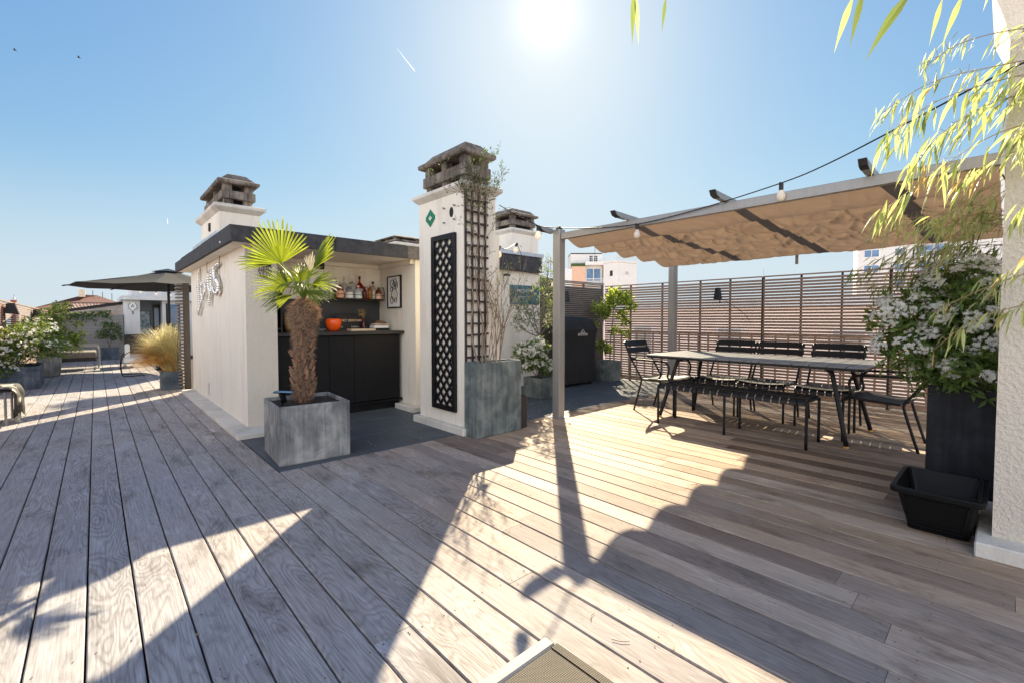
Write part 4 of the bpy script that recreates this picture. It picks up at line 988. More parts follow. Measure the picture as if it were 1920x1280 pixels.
d2 = dup(ac, (5.27, .745, 0), 'dark armchair at the near table end, beside the tall dark planter', radians(-90)); ac.location = (5.14, 2.855, 0); ac.rotation_euler.z = radians(90)

# ------------------------------------------------------------------ textured wall column at the right and basket
rc = thing('wall_column', 'rough cream rendered chimney column at the right edge', 'column', (3.4, -.4, 0))
v = MB(); v.box(3.19, 3.75, -1.3, .03, 0, 2.50); v.build('shaft', M['stucco_rough'], rc)
v = MB(); v.cbox(3.05, 3.8, -1.4, .085, 0, .068, .006); v.build('plinth', M['plinth'], rc)
v = MB(); vs = []; rings = [(0, 2.42), (.02, 2.52), (.055, 2.63), (.065, 2.655), (.065, 2.70)]
for e, z in rings: vs += [(3.19 - e, -1.3 - e, z), (3.75 + e, -1.3 - e, z), (3.75 + e, .03 + e, z), (3.19 - e, .03 + e, z)]
v._add(vs, [(k * 4 + q, k * 4 + (q + 1) % 4, k * 4 + 4 + (q + 1) % 4, k * 4 + 4 + q) for k in range(4) for q in range(4)] + [(16, 17, 18, 19)]); v.build('flared_cap', M['stucco'], rc)
concrete_cap(3.22, 3.72, -1.25, 0., 2.70, .5, rc)
v = MB(); v.box(3.45, 3.5, .03, .05, 1.9, 2.15); v.build('junction_box', M['zinc'], rc)

bk = thing('basket', 'black plastic shopping basket on the deck before the tall planter', 'basket', (3.35, .23, 0))
def frus(z0, z1, a, b_, m_=None): pass
v = MB(); Z0, Z1 = .004, .232; B = (3.20, 3.52, .105, .345); T = (3.13, 3.60, .065, .395)
def ring(f, ins=0.):
    x0, x1, y0, y1 = [B[i] + (T[i] - B[i]) * f for i in range(4)]
    return rrect(x0 + ins, x1 - ins, y0 + ins, y1 - ins, .03, 3)
levels = [(0, 0), (.06, 0), (.065, .003), (.9, .003), (.905, 0), (1, 0)]; vs = []; n = 16
for f, ins in levels: vs += [(x, y, Z0 + (Z1 - Z0) * f) for x, y in ring(f, ins)]
for f in (1, .03): vs += [(x, y, Z0 + (Z1 - Z0) * f + .001) for x, y in ring(f, .006)]
fs = [(k * n + j, k * n + (j + 1) % n, (k + 1) * n + (j + 1) % n, (k + 1) * n + j) for k in range(len(levels) + 1) for j in range(n)]
fs += [tuple(range(n - 1, -1, -1)), tuple((len(levels) + 1) * n + j for j in range(n))]
v._add(vs, fs); v.build('tub', M['plastic'], bk)
v = MB(); vs = []
for f, ins, z in ((1, 0, Z1 - .028), (1, -.016, Z1 - .026), (1, -.018, Z1 - .004), (1, -.014, Z1 + .002), (1, .004, Z1 + .003), (1, .006, Z1 - .004)): vs += [(x, y, z) for x, y in ring(f, ins)]
v._add(vs, [(k * n + j, k * n + (j + 1) % n, (k + 1) * n + (j + 1) % n, (k + 1) * n + j) for k in range(5) for j in range(n)]); v.build('rim', M['plastic'], bk)
v = MB()
def facept(f, s_): # point on the camera side face
    x = B[0] + (T[0] - B[0]) * f; y0 = B[2] + (T[2] - B[2]) * f; y1 = B[3] + (T[3] - B[3]) * f
    return Vector((x - .004, y0 + (y1 - y0) * s_, Z0 + (Z1 - Z0) * f))
for s_ in [.1, .14] + [.2 + .05 * i for i in range(13)] + [.86, .9]:
    v = MB(); v.tube([facept(.80, s_), facept(.90, s_)], .0035, 4); v.build('rib', M['plastic'], bk)
v = MB()
for f in (.12, .2): v.tube([facept(f, .12), facept(f, .88)], .003, 4)
for s_ in (.12, .88): v.tube([facept(.12, s_), facept(.78, s_)], .003, 4)
v.build('panel_edge', M['plastic'], bk)
v = MB(); v.tube(smooth_path([(3.16, .09, .236), (3.17, .075, .236), (3.55, .078, .238), (3.58, .09, .236)], 3), .007, 6); v.build('handle', M['plastic'], bk)

# ------------------------------------------------------------------ sun lounger at the camera's feet
lo = thing('sun_lounger', 'corner of a sun lounger with pale metal rail and brown woven sling', 'sun lounger', (.5, -.1, 0))
v = MB(); v.cbox(.10, .842, .753, .792, .272, .302, .006); v.cbox(.10, .14, -1.2, .75, .272, .302, .006); v.build('frame', mat('brushed_rail', (.36, .33, .29), .6, 0., var=.15, scale=14., stretch=(1, 6, 6), spec=.2), lo)
v = MB(); v.grid(lambda a, b_: (.141 + .702 * a, -1.2 + 1.9525 * b_, .2985), 24, 30); v.build('sling', M['mesh'], lo)
v = MB(); v.box(.822, .844, -1.2, .752, .289, .3012); v.build('hem', M['mesh'], lo)
for x in (.16, .76):
    for y in (.69, -1.0):
        v = MB(); v.cbox(x, x + .035, y, y + .035, 0, .271, .003); v.build('leg', M['alu'], lo)
# ------------------------------------------------------------------ plants
def flowers(v, p, up, n, rad, size):
    """a flat cluster of five petalled flowers"""
    up = Vector(up).normalized(); a = up.orthogonal().normalized(); b_ = up.cross(a)
    for i in range(n):
        r = rad * math.sqrt(U(0, 1)); w = U(0, 6.28)
        c = Vector(p) + (a * cos(w) + b_ * sin(w)) * r + up * (U(-.012, .012) + (rad - r) * .35)
        nd = (up + rdir() * .55).normalized(); ta = nd.orthogonal().normalized(); tb_ = nd.cross(ta); w0 = U(0, 1.2)
        for k in range(5):
            q = w0 + k * 2 * pi / 5; d = ta * cos(q) + tb_ * sin(q); s_ = d.cross(nd)
            v._add([c, c + d * size * .6 + s_ * size * .3 + nd * size * .1, c + d * size + nd * size * .12, c + d * size * .6 - s_ * size * .3 + nd * size * .1], [(0, 1, 2, 3)])
def bush(name, label, lobes, nleaf, lsize, mats, ncl, base, fsize=.016, frad=.05, group=None, dirbias=(-.5, -.3, .3), cat='bush', nfl=14):
    """leaf rosettes spread over and through several lobes, stems to the base, flower clusters outside"""
    t = thing(name, label, cat, base, group)
    tot = sum(l[3] ** 2 for l in lobes); leafs = [MB() for _ in mats]; fl = MB(); st = MB()
    for (x, y, z, r) in lobes:
        c = Vector((x, y, z)); sq = noise.noise(c * 3)
        P = [Vector(base) + Vector((U(-.04, .04), U(-.04, .04), -.02)), (Vector(base) + c) / 2 + rdir() * .06, c]
        st.tube(smooth_path(P, 3), .008, 5, True, .003)
        n = int(nleaf * r * r / tot)
        for i in range(n // 5):
            d = rdir(-.75, 1.); rr = r * (U(.35, 1.08)) * (1 + .25 * noise.noise((c + d) * 4.))
            p = c + Vector((d.x, d.y, d.z * .85)) * rr; ax = (d + Vector((0, 0, .5)) + rdir() * .35).normalized(); k = random.randrange(len(mats))
            st_ = lsize * U(.7, 1.25)
            for j in range(5):
                dd = (ax * .55 + rdir()).normalized(); leafs[k].leaf(p, dd, ax, st_ * U(.7, 1.1), st_ * .24, .2)
        for i in range(int(ncl * r * r / tot + .5)):
            d = (rdir(-.35, 1.) + Vector(dirbias)).normalized(); p = c + Vector((d.x, d.y, d.z * .88)) * r * U(.95, 1.12)
            flowers(fl, p, d + Vector((0, 0, .45)), int(nfl * U(.6, 1.3)), frad * U(.6, 1.15), fsize)
    for m_, l in zip(mats, leafs): l.build('foliage', M[m_], t)
    st.build('stem', M['barkdark'], t)
    if ncl: fl.build('flower', M['petal'], t)
    return t
bush('flowering_bush', 'large glossy bush full of white flowers in the tall dark planter',
     [(4.08, .20, .98, .32), (3.98, .42, .90, .22), (4.05, .45, 1.12, .22), (4.2, .2, 1.30, .26), (4.02, .10, .80, .24), (4.35, .05, 1.15, .3), (4.0, .28, .76, .17), (4.15, .02, .98, .24), (4.3, .3, 1.22, .22)],
     8500, .08, ['choisya', 'choisya', 'shrub'], 190, (4.12, .1, .69), .0125, .05, dirbias=(-.65, .05, .3), nfl=30)
bush('flowering_bush', 'small dark bush with white flower heads in the square concrete planter',
     [(4.42, 4.45, .62, .19), (4.55, 4.42, .50, .17), (4.6, 4.5, .72, .17), (4.28, 4.42, .68, .15), (4.7, 4.38, .42, .12), (4.30, 4.5, .50, .15)],
     4000, .06, ['choisya', 'shrub'], 70, (4.72, 4.55, .29), .016, .05, dirbias=(-.4, -.7, .2), nfl=16)
bush('flowering_bush', 'wide shrub with many small white flowers in the long blue grey trough',
     [(-.95, 10.8, .62, .33), (-.72, 10.75, .68, .30), (-.55, 10.9, .60, .24), (-1.2, 10.7, .55, .35), (-.9, 10.85, .84, .25), (-.66, 10.9, .92, .24), (-1.1, 10.62, .33, .2)],
     7500, .06, ['shrub', 'shrub', 'shrublite'], 115, (-.95, 10.9, .35), .017, .035, dirbias=(.1, -.8, .2), nfl=7)
bush('leafy_shrub', 'tall bright green leafy shrub in the round concrete planter',
     [(-.62, 12.5, .75, .3), (-.40, 12.4, .62, .22), (-.62, 12.5, 1.12, .22), (-.50, 12.45, 1.32, .15), (-.25, 12.4, 1.0, .07), (-.28, 12.35, .72, .12), (-.85, 12.5, .95, .25), (-.2, 12.4, .83, .06)],
     5200, .075, ['shrublite', 'lime', 'shrub'], 0, (-.68, 12.6, .38))
bush('leafy_shrub', 'yellowish shrub before the left slat fence at the photo edge',
     [(-1.12, 10.9, .62, .22), (-1.12, 11.2, .72, .22), (-.98, 11.3, .85, .2)], 2600, .07, ['shrublite', 'bamboodry', 'shrub'], 0, (-1.2, 11.2, .33))
bush('leafy_shrub', 'sparse green shrub in the blue planter before the end screen',
     [(.16, 16.85, .68, .2), (.36, 16.85, .85, .22), (.44, 16.85, .62, .2), (.22, 16.8, .95, .12)], 1500, .07, ['shrub', 'climber'], 0, (.28, 16.85, .32))
t = thing('climbing_plant', 'climbing plant trailing over the sloped top of the end screen', 'plant', (-.2, 17.9, 1.3))
lf = MB(); st = MB(); st.tube(smooth_path([(-.7, 17.85, .0), (-.6, 17.85, 1.1), (-.3, 17.85, 1.3), (.2, 17.85, 1.36)], 4), .008, 5); st.build('stem', M['barkdark'], t)
for i in range(420):
    x = U(-.72, .35); p = (x, 17.84 + U(-.1, .0), 1.27 + (x + .8) * .1 - abs(random.gauss(0, .14))); lf.leaf(p, rdir(-1, .3), rdir(), .07, .04)
lf.build('foliage', M['shrub'], t)

# palm
pm = thing('palm', 'young fan palm with shaggy fibrous trunk and yellow green fans', 'palm tree', (1.28, 3.99, .43))
v = MB(); v.smooth = True; cx, cy = 1.275, 3.99
def trunk(u, w):
    z = .40 + .89 * u; r = .062 + .007 * sin(u * 9) + (.014 if .55 < u < .95 else 0) * sin((u - .55) * pi / .4) + .02 * (u > .8) - .07 * max(0, u - .93) / .07
    r *= 1 + .16 * noise.noise(Vector((cos(w * 2 * pi) * 2.2, sin(w * 2 * pi) * 2.2, z * 11.)))
    return (cx + .02 * u + r * cos(2 * pi * w), cy + r * sin(2 * pi * w), z)
v.grid(trunk, 60, 36); v.build('trunk', M['palmbark'], pm)
fb_ = MB()
for i in range(9000):
    u = U(.03, 1.0) ** .8; w = U(0, 1); p = Vector(trunk(min(u, .999), w)); rad = Vector((cos(2 * pi * w), sin(2 * pi * w), 0)); tg = Vector((-rad.y, rad.x, 0))
    clump = noise.noise(Vector((rad.x * 2.5, rad.y * 2.5, u * 7.)))
    if clump < -.25 and u < .75: continue
    ln = U(.025, .065) * (1.15 if u > .45 else .8); d = (rad * U(.12, .75) + tg * U(-1, 1) + Vector((0, 0, U(-1., .45)))).normalized()
    e = d + Vector((0, 0, -.7)) + tg * U(-.7, .7); e.normalize(); sd = d.cross(rad); sd = sd.normalized() * .0011 if sd.length > 1e-4 else tg * .0011
    a, b_, c = p - rad * .004, p + d * ln * .5 + rad * .008, p + d * ln * .5 + e * ln * .5
    fb_._add([a - sd, a + sd, b_ + sd, b_ - sd, c], [(0, 1, 2, 3), (3, 2, 4)])
fb_.build('fibre_hair', M['fibre'], pm)
for i in range(34):
    sb_ = MB()
    z = .44 + (i / 34.) * .52 + U(-.02, .02); w = U(.5, 1.02) if i % 3 else U(0, 1); a = 2 * pi * w; rad = Vector((cos(a), sin(a), 0)); p = Vector((cx, cy, z)) + rad * .066
    tg = Vector((-rad.y, rad.x, 0)); h = U(.04, .09); wd = U(.006, .012); tip = p + Vector((0, 0, h)) + rad * .035
    vs = [p - tg * wd * 1.5, p + tg * wd * 1.5, p + rad * .022, tip - tg * wd, tip + tg * wd, tip + rad * .012]
    sb_._add(vs, [(0, 1, 4, 3), (1, 2, 5, 4), (2, 0, 3, 5), (3, 4, 5)]); sb_.build('leaf_base', M['stub'], pm)
crown = Vector((1.29, 3.985, 1.32))
def fan(hub, up, nrm, R_, a0, a1, n, fold=.25, droop=.15, m_='palmleaf', rr=None, joined=.38):
    """palmate leaf: folded segments joined near the hub; up = middle direction, nrm = face normal"""
    t = MB(); hub = Vector(hub); up = Vector(up).normalized(); nrm = Vector(nrm); nrm = (nrm - up * nrm.dot(up)).normalized(); side = up.cross(nrm)
    for i in range(n):
        a = radians(a0 + (a1 - a0) * (i + .5) / n); da = radians((a1 - a0) / n) * .5
        L_ = R_ * (1 - .22 * abs((i + .5) / n - .5) * 2) * U(.84, 1.06)
        def dirn(x): return up * cos(x) + side * sin(x)
        dr = droop * U(.6, 1.5)
        def pt(x, f, lift):
            d = dirn(x); return hub + d * L_ * f + nrm * (lift * L_ - .10 * f * L_ * abs(sin(x))) + Vector((0, 0, -dr * L_ * f ** 3))
        j = joined; ks = []
        wj = da; wt = da * .60
        for f, w_, lf_ in ((0.02, da, .004), (j, wj, .028), (.72, wt * 1.05, .02), (.93, wt * .5, .012), (1., .002, .0)):
            ks.append((pt(a - w_, f, 0), pt(a, f, lf_ * fold * 4), pt(a + w_, f, 0)))
        for q in range(4):
            (p0, p1, p2), (q0, q1, q2) = ks[q], ks[q + 1]; t._add([p0, p1, p2, q0, q1, q2], [(0, 1, 4, 3), (1, 2, 5, 4)])
    t.build('palm_fan', M[m_], pm)
    s_ = MB(); mid = (crown + hub) / 2 + Vector((0, 0, .02)); P = smooth_path([crown - Vector((0, 0, .04)), mid, hub], 4); s_.tube(P, .009, 6, True, .006); s_.build('petiole', M['palmleaf'], pm)
RT = Vector((.7375, -.6753, 0)); FW = Vector((.675, .7375, 0)); UPV = Vector((0, 0, 1))
def at(r_, u_, f_=0.): return crown + RT * r_ + UPV * u_ + FW * f_
fan(at(-.155, .255, -.05), RT * -.12 + UPV * .95 + FW * -.15, FW * -1 + UPV * .25, .40, -84, 66, 24, .3, .04)
fan(at(.09, .215, -.02), RT * .50 + UPV * .80 + FW * -.1, RT * -.62 + UPV * .40 + FW * -.68, .36, -42, 44, 20, .35, .05)
fan(at(-.24, .27, .05), RT * -.9 + UPV * .16 + FW * .1, UPV * .70 + FW * -.7, .40, -30, 40, 16, .3, .06)
fan(at(-.10, .06, -.06), RT * -.95 + UPV * .12 + FW * -.35, FW * -.8 + UPV * .4, .30, -52, 78, 24, .3, .12)
fan(at(.07, .09, .0), RT * .9 + UPV * .22 + FW * -.2, FW * -.75 + UPV * .55, .25, -62, 70, 22, .3, .14)
fan(at(.06, .03, -.08), RT * .9 + UPV * -.30 + FW * -.5, FW * -.5 + UPV * .8, .29, -45, 30, 14, .3, .10)
fan(at(-.10, .12, .16), RT * -.35 + UPV * .75 + FW * .5, FW * -.9 + UPV * .5, .34, -70, 70, 24, .3, .2)
fan(at(.02, .10, -.12), RT * -.2 + UPV * -.05 + FW * -.95, UPV * 1 + FW * -.2, .22, -60, 60, 18, .3, .35)
fan(at(-.08, .0, -.02), RT * -.8 + UPV * -.35 + FW * -.2, FW * -.7 + UPV * .6, .27, -30, 30, 9, .3, .12)
fan(at(.04, .2, .03), RT * .05 + UPV * 1 + FW * .05, FW * -1, .17, -30, 40, 9, .3, .02, 'palmdry', joined=.2)
fan(at(.13, .1, .02), RT * .9 + UPV * -.05 + FW * -.1, FW * -.6 + UPV * .8, .2, -40, 60, 8, .3, .1, 'palmdry', joined=.15)

# bare climber in the tall planter
cl = thing('climbing_plant', 'bare brown climber stems rising from the tall planter up the trellis', 'plant', (2.88, 3.42, .69))
br = MB(); tips = []; rc_ = random.Random(5)
def grow(p, d, ln, r, depth, wander=.25, up=.25):
    pts = [p]; q = Vector(p); d = Vector(d).normalized(); n = 5
    for i in range(n):
        d = (d + Vector((rc_.uniform(-1, 1), rc_.uniform(-1, 1) * .6, rc_.uniform(-.5, 1))) * wander * .45 + Vector((0, 0, up * .12))).normalized(); q = q + d * ln / n; pts.append(q.copy())
    br.tube(pts, r, 5, False, r * .6); tips.append((pts[-1], d)); tips.append((pts[3], d))
    if depth > 0:
        for i in range(rc_.choice((2, 2, 3))):
            k = rc_.randrange(2, n + 1); a = (d + Vector((rc_.uniform(-1, 1), rc_.uniform(-1, 1) * .5, rc_.uniform(-.1, .9)))).normalized(); grow(pts[k], a, ln * rc_.uniform(.5, .75), r * .6, depth - 1, wander, up)
for i in range(9): grow(Vector((rc_.uniform(2.80, 3.05), 3.42, .69)), (rc_.uniform(-.15, .3), rc_.uniform(-.1, .1), 1), rc_.uniform(.42, .56), .0055, 3, .3, .1)
for x in (2.68, 2.76, 2.84):
    P = [Vector((2.72 + (x - 2.72) * .6, 3.42, .69))]
    for i in range(1, 9): P.append(Vector((x + rc_.uniform(-.03, .03) + .02 * sin(i), 3.50 + rc_.uniform(-.01, .01), .69 + i * .205)))
    br.tube(smooth_path(P, 3), .009, 6, False, .004)
    for k in range(3, 9): grow(P[k], (rc_.uniform(-1, 1), -.3, .3), .16, .003, 1, .4)
for i in range(22): grow(Vector((2.68 + rc_.uniform(-.06, .12), 3.50, 2.25 + rc_.uniform(-.1, .1))), (rc_.uniform(-1.3, .7), rc_.uniform(-.6, .0), rc_.uniform(-.2, .7)), rc_.uniform(.14, .27), .0035, 2, .35, .0)
br.build('stem', M['bark'], cl)
lf = MB()
for p, d in tips:
    hi = p.z > 1.9
    for k in range(rc_.choice((1, 2, 3)) if hi else rc_.choice((0, 0, 1))): lf.leaf(p + rdir() * .02, (d + rdir() * .9), rdir(), U(.025, .045) if hi else U(.02, .04), .010)
lf.build('foliage', M['climber'], cl)

def tree(name, label, base, trunk_pts, r, crowns, nleaf, lsize, lw, mats, bark, twig=6, cat='tree'):
    t = thing(name, label, cat, base); st = MB(); st.smooth = True; top = Vector(trunk_pts[-1]); st.tube(smooth_path(trunk_pts, 4), r, 8, True, r * .6); tr_ = st.build('trunk', M[bark], t)
    b2 = MB(); lm = [MB() for _ in mats]; tot = sum(c[3] ** 2 for c in crowns)
    for (x, y, z, cr) in crowns:
        c = Vector((x, y, z)); m_ = (top + c) / 2 + rdir() * .04; b2.tube(smooth_path([top, m_, c], 4), r * .5, 6, False, r * .2)
        for i in range(twig): 
            e = c + rdir(-.5, 1) * cr * .85; b2.tube([c + rdir() * .02, (c + e) / 2 + rdir() * cr * .12, e], r * .18, 4, False, .0012)
        n = int(nleaf * cr * cr / tot)
        for i in range(n // 3):
            d = rdir(); p = c + d * cr * U(.25, 1.1) * (1 + .3 * noise.noise((c + d) * 5.)); k = random.randrange(len(mats)); ax = (d + Vector((0, 0, .4)) + rdir() * .5)
            for j in range(3): lm[k].leaf(p + rdir() * lsize * .3, ax + rdir() * .8, rdir(), lsize * U(.7, 1.2), lw * U(.8, 1.2), .1)
    b2.build('branch', M[bark], t)
    for m_, l in zip(mats, lm): l.build('crown', M[m_], t)
    return t
tree('olive_tree', 'small grey leaved olive tree behind the white flowering bush', (4.76, 4.62, .28), [(4.78, 4.62, .27), (4.765, 4.62, .55), (4.775, 4.62, .86)], .017,
     [(4.55, 4.6, 1.12, .17), (4.85, 4.6, 1.2, .17), (4.93, 4.62, 1.5, .17), (4.94, 4.62, 1.78, .15), (4.96, 4.62, 1.95, .09), (4.40, 4.6, 1.25, .15), (4.6, 4.6, 1.42, .14), (5.05, 4.6, 1.3, .15), (4.34, 4.6, 1.05, .12), (5.02, 4.65, 1.05, .13), (4.8, 4.62, 1.62, .10)], 2100, .055, .012, ['olive', 'olive', 'olive', 'shrub'], 'barkdark')
tree('young_tree', 'slim young tree with lime green crown in the fence corner planter', (6.95, 4.96, .34), [(6.98, 4.95, .33), (6.99, 4.95, .7), (7.05, 4.95, 1.05), (7.05, 4.93, 1.32)], .012,
     [(7.06, 4.90, 1.53, .15), (7.14, 4.75, 1.48, .13), (7.02, 5.0, 1.42, .12), (7.14, 4.62, 1.36, .09), (6.92, 5.02, 1.22, .08), (7.1, 4.8, 1.2, .08), (7.1, 4.7, 1.08, .07), (7.02, 4.85, .9, .07), (7.1, 4.68, .86, .05)], 1700, .055, .034, ['lime', 'lime', 'shrub'], 'barkdark', 5)
tree('young_tree', 'thin lower young tree with small pale crown left of the lime tree', (6.86, 5.02, .34), [(6.86, 5.02, .33), (6.84, 5.02, .8), (6.80, 5.02, 1.15)], .009,
     [(6.68, 5.05, 1.33, .09), (6.78, 5.03, 1.27, .09), (6.88, 5.02, 1.18, .08), (6.93, 5.0, 1.25, .08), (6.8, 5.02, .62, .1), (6.62, 5.04, 1.0, .07), (6.9, 4.95, .58, .09)], 1300, .05, .028, ['lime', 'shrublite', 'shrub'], 'barkdark', 4)

# ornamental grass
og = thing('ornamental_grass', 'golden feathery ornamental grass spilling over its blue grey planter', 'grass', (.89, 9.1, .27))
for m_, n, gold in (('grass', 2000, 0), ('grassgold', 1100, 1)):
    v = MB()
    for i in range(n):
        p = Vector((U(.79, .99), U(8.99, 9.25), .275)); a = U(0, 2 * pi); out = Vector((cos(a), sin(a), 0)) + Vector((-.95, -.35, 0)); ln = U(.38, .80)
        if gold: out = Vector((U(-1.4, -.3), U(-.9, .5), 0)); ln = U(.45, .75); lean = U(.45, .8)
        else: lean = U(.12, .5)
        q = p.copy(); d = (Vector((0, 0, 1)) + out * lean * .5).normalized(); pts = [q.copy()]; n_ = 6
        for k in range(n_):
            d = (d + out * lean * .22 + Vector((0, 0, -.17 - (.16 if gold else 0.)))).normalized() if k else d; q = q + d * ln / n_
            if q.z < .06: q.z = .06 + U(0, .03)
            pts.append(q.copy())
        sd = d.cross(Vector((0, 0, 1))); sd = sd.normalized() * (.0044 if gold else .0038) if sd.length > 1e-4 else Vector((.002, 0, 0))
        vs = []
        for k, w_ in enumerate(pts): f = (1 - k / n_ * .75) * (1.7 if (k > 3 and i % 2) else 1.); vs += [w_ - sd * f, w_ + sd * f]
        v._add(vs, [(2 * k, 2 * k + 1, 2 * k + 3, 2 * k + 2) for k in range(n_)])
    v.build('blade', M[m_], og)

# bamboo reaching round the wall column
bmb = thing('bamboo', 'yellow green bamboo spray arching in front of the textured wall column', 'bamboo', (3.1, -.25, 1.2))
tw_ = MB(); bl = {k: MB() for k in ('bamboo', 'bamboodry', 'bamboodark')}; rbm = random.Random(21)
def spray(pts, nl, ln, mix=(.86, .05, .09), hang=.7, spread=.05, r=.003):
    P = smooth_path(pts, 6); tw_.tube(P, r, 5, False, .0012)
    for i in range(nl):
        f = rbm.uniform(.12, 1.) ** .8; k = min(len(P) - 2, int(f * (len(P) - 1))); d = (P[k + 1] - P[k]).normalized(); p = P[k] + (P[k + 1] - P[k]) * rbm.random()
        q = p + rdir() * spread * rbm.random(); 
        if spread > .03 and rbm.random() < .6: tw_.tube([p, q], .0011, 3, False)
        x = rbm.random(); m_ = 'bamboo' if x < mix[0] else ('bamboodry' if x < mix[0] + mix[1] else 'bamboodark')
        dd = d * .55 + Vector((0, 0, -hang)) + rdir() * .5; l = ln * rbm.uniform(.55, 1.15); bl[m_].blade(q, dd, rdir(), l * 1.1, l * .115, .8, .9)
spray([(3.12, -.25, 2.25), (3.06, .05, 2.27), (2.98, .28, 2.25), (2.96, .46, 2.16)], 46, .14)
spray([(3.12, -.25, 2.2), (3.05, .05, 2.2), (2.96, .28, 2.14), (2.95, .45, 2.0)], 60, .15)
spray([(3.12, -.2, 2.12), (3.08, .05, 2.12), (3.0, .22, 2.02), (2.99, .36, 1.86)], 60, .14)
spray([(3.12, -.2, 2.35), (3.08, .02, 2.42), (3.05, .2, 2.42), (3.03, .3, 2.36)], 60, .08, spread=.07)
spray([(3.12, -.2, 2.0), (3.1, .05, 1.98), (3.02, .25, 1.84), (2.98, .46, 1.66)], 38, .16, (.82, .10, .08))
spray([(3.14, -.2, 1.9), (3.12, .02, 1.88), (3.1, .2, 1.78)], 30, .13)
spray([(3.1, -.3, 2.1), (3.02, -.12, 2.05), (2.98, -.02, 1.9)], 80, .12)
spray([(3.1, -.35, 1.95), (2.98, -.2, 1.92), (2.94, -.08, 1.8)], 70, .12)
spray([(3.1, -.35, 2.3), (2.98, -.2, 2.28), (2.92, -.05, 2.15)], 60, .12)
spray([(3.1, -.3, 1.75), (3.02, -.12, 1.7), (2.98, -.02, 1.55)], 46, .11)
spray([(3.1, -.3, 1.5), (3.0, -.1, 1.42), (2.98, .05, 1.28)], 40, .10, (.8, .08, .12))
spray([(3.1, -.3, 1.25), (3.0, -.1, 1.20), (2.98, .1, 1.12), (3.0, .22, 1.0)], 46, .10, (.84, .08, .08))
spray([(3.1, -.3, 1.35), (3.03, -.05, 1.32), (3.02, .15, 1.22), (3.04, .25, 1.15)], 30, .09, (.84, .08, .08))
for i in range(10):  # dense mass behind the column edge
    e = Vector((rbm.uniform(3.35, 4.0), rbm.uniform(.18, .62), rbm.uniform(1.45, 1.78))); s0 = Vector((rbm.uniform(3.6, 4.1), rbm.uniform(-.1, .05), rbm.uniform(1.6, 1.95)))
    spray([s0, (s0 + e) / 2 + Vector((0, 0, .05)), e], 40, .10, (.84, .10, .06), .5, .07, .002)
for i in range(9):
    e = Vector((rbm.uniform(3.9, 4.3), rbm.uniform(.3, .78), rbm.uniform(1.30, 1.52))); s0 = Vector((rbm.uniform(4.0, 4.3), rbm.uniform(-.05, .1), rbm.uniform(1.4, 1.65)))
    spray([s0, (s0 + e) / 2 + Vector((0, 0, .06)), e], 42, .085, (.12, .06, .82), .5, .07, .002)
tw_.tube(smooth_path([(4.15, -.1, .69), (4.1, -.08, 1.2), (4.0, -.02, 1.75), (3.7, .06, 1.95)], 5), .008, 6, False, .004)
tw_.tube(smooth_path([(3.08, -.42, .07), (3.1, -.4, 1.0), (3.12, -.3, 1.9), (3.11, -.2, 2.35)], 5), .009, 6, False, .004)
for x, z in ((3.1, 1.0), (3.11, 1.5)): tw_.tube([(x, -.38, z), (3.1, -.3, z + .25)], .003, 5, False)
tw_.build('twig', M['culm'], bmb)
for k, m_ in bl.items(): m_.build('foliage', M[k], bmb)
# leaves of an overhanging branch just above the camera
ob = thing('bamboo', 'overhanging bamboo branch whose leaf tips dip into the top of the view', 'bamboo', (1.9, .15, 2.2))
tw_ = MB(); bl = {k: MB() for k in ('bamboo', 'bamboodry', 'bamboodark')}
tw_.tube(smooth_path([(3.1, -.3, 2.3), (2.4, .0, 2.36), (1.8, .25, 2.30), (1.2, .7, 2.22)], 5), .004, 5, False, .002)
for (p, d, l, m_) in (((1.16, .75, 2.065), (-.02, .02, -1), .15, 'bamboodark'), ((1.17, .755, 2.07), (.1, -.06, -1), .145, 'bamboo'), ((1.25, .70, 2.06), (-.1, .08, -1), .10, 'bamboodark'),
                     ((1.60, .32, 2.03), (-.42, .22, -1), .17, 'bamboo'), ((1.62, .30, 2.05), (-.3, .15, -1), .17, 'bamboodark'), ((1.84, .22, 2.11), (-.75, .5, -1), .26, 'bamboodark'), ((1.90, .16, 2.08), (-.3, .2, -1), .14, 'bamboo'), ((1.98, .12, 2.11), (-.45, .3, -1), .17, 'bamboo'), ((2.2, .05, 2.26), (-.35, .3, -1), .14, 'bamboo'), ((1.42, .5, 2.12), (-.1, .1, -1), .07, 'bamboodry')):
    bl[m_].blade(p, d, (-.5, -.6, .3), l * 1.08, l * .10, .5, .9); tw_.tube([p, Vector(p) + Vector((.02, 0, .14))], .0012, 4, False)
tw_.build('twig', M['culm'], ob)
for k, m_ in bl.items(): m_.build('foliage', M[k], ob)

# ------------------------------------------------------------------ left terrace
lfz = thing('slat_fence', 'pale slat fence along the left edge with two black lamps', 'fence', (-1.2, 12, 0))
v = MB(); z = .05; ang = None
R = Matrix.Translation((-1.324, 9, 0)) @ Matrix.Rotation(-.0515, 4, 'Z')
while z < 1.51:
    v.prism([(-11.5, z * 1.13), (9.0, z * .8333), (9.0, z * .8333 + .024), (-11.5, z * 1.13 + .027)], 'x', 0, .012); z += .041
v.prism([(-11.5, z * 1.13 + .01), (9.0, z * .8333 + .01), (9.0, z * .8333 + .03), (-11.5, z * 1.13 + .03)], 'x', -.01, .03)
v.v = [tuple(R @ Vector(q)) for q in v.v]; v.build('slat_panel', M['timber'], lfz)
v = MB()
for y in (-11.4, -9.6, -7.8, -6, -4.2, -2.4, -.6, 1.2, 3., 4.8, 6.6, 8.4): v.box(-.05, -.002, y, y + .05, 0, 1.20, R)
v.build('batten', M['darktimber'], lfz)
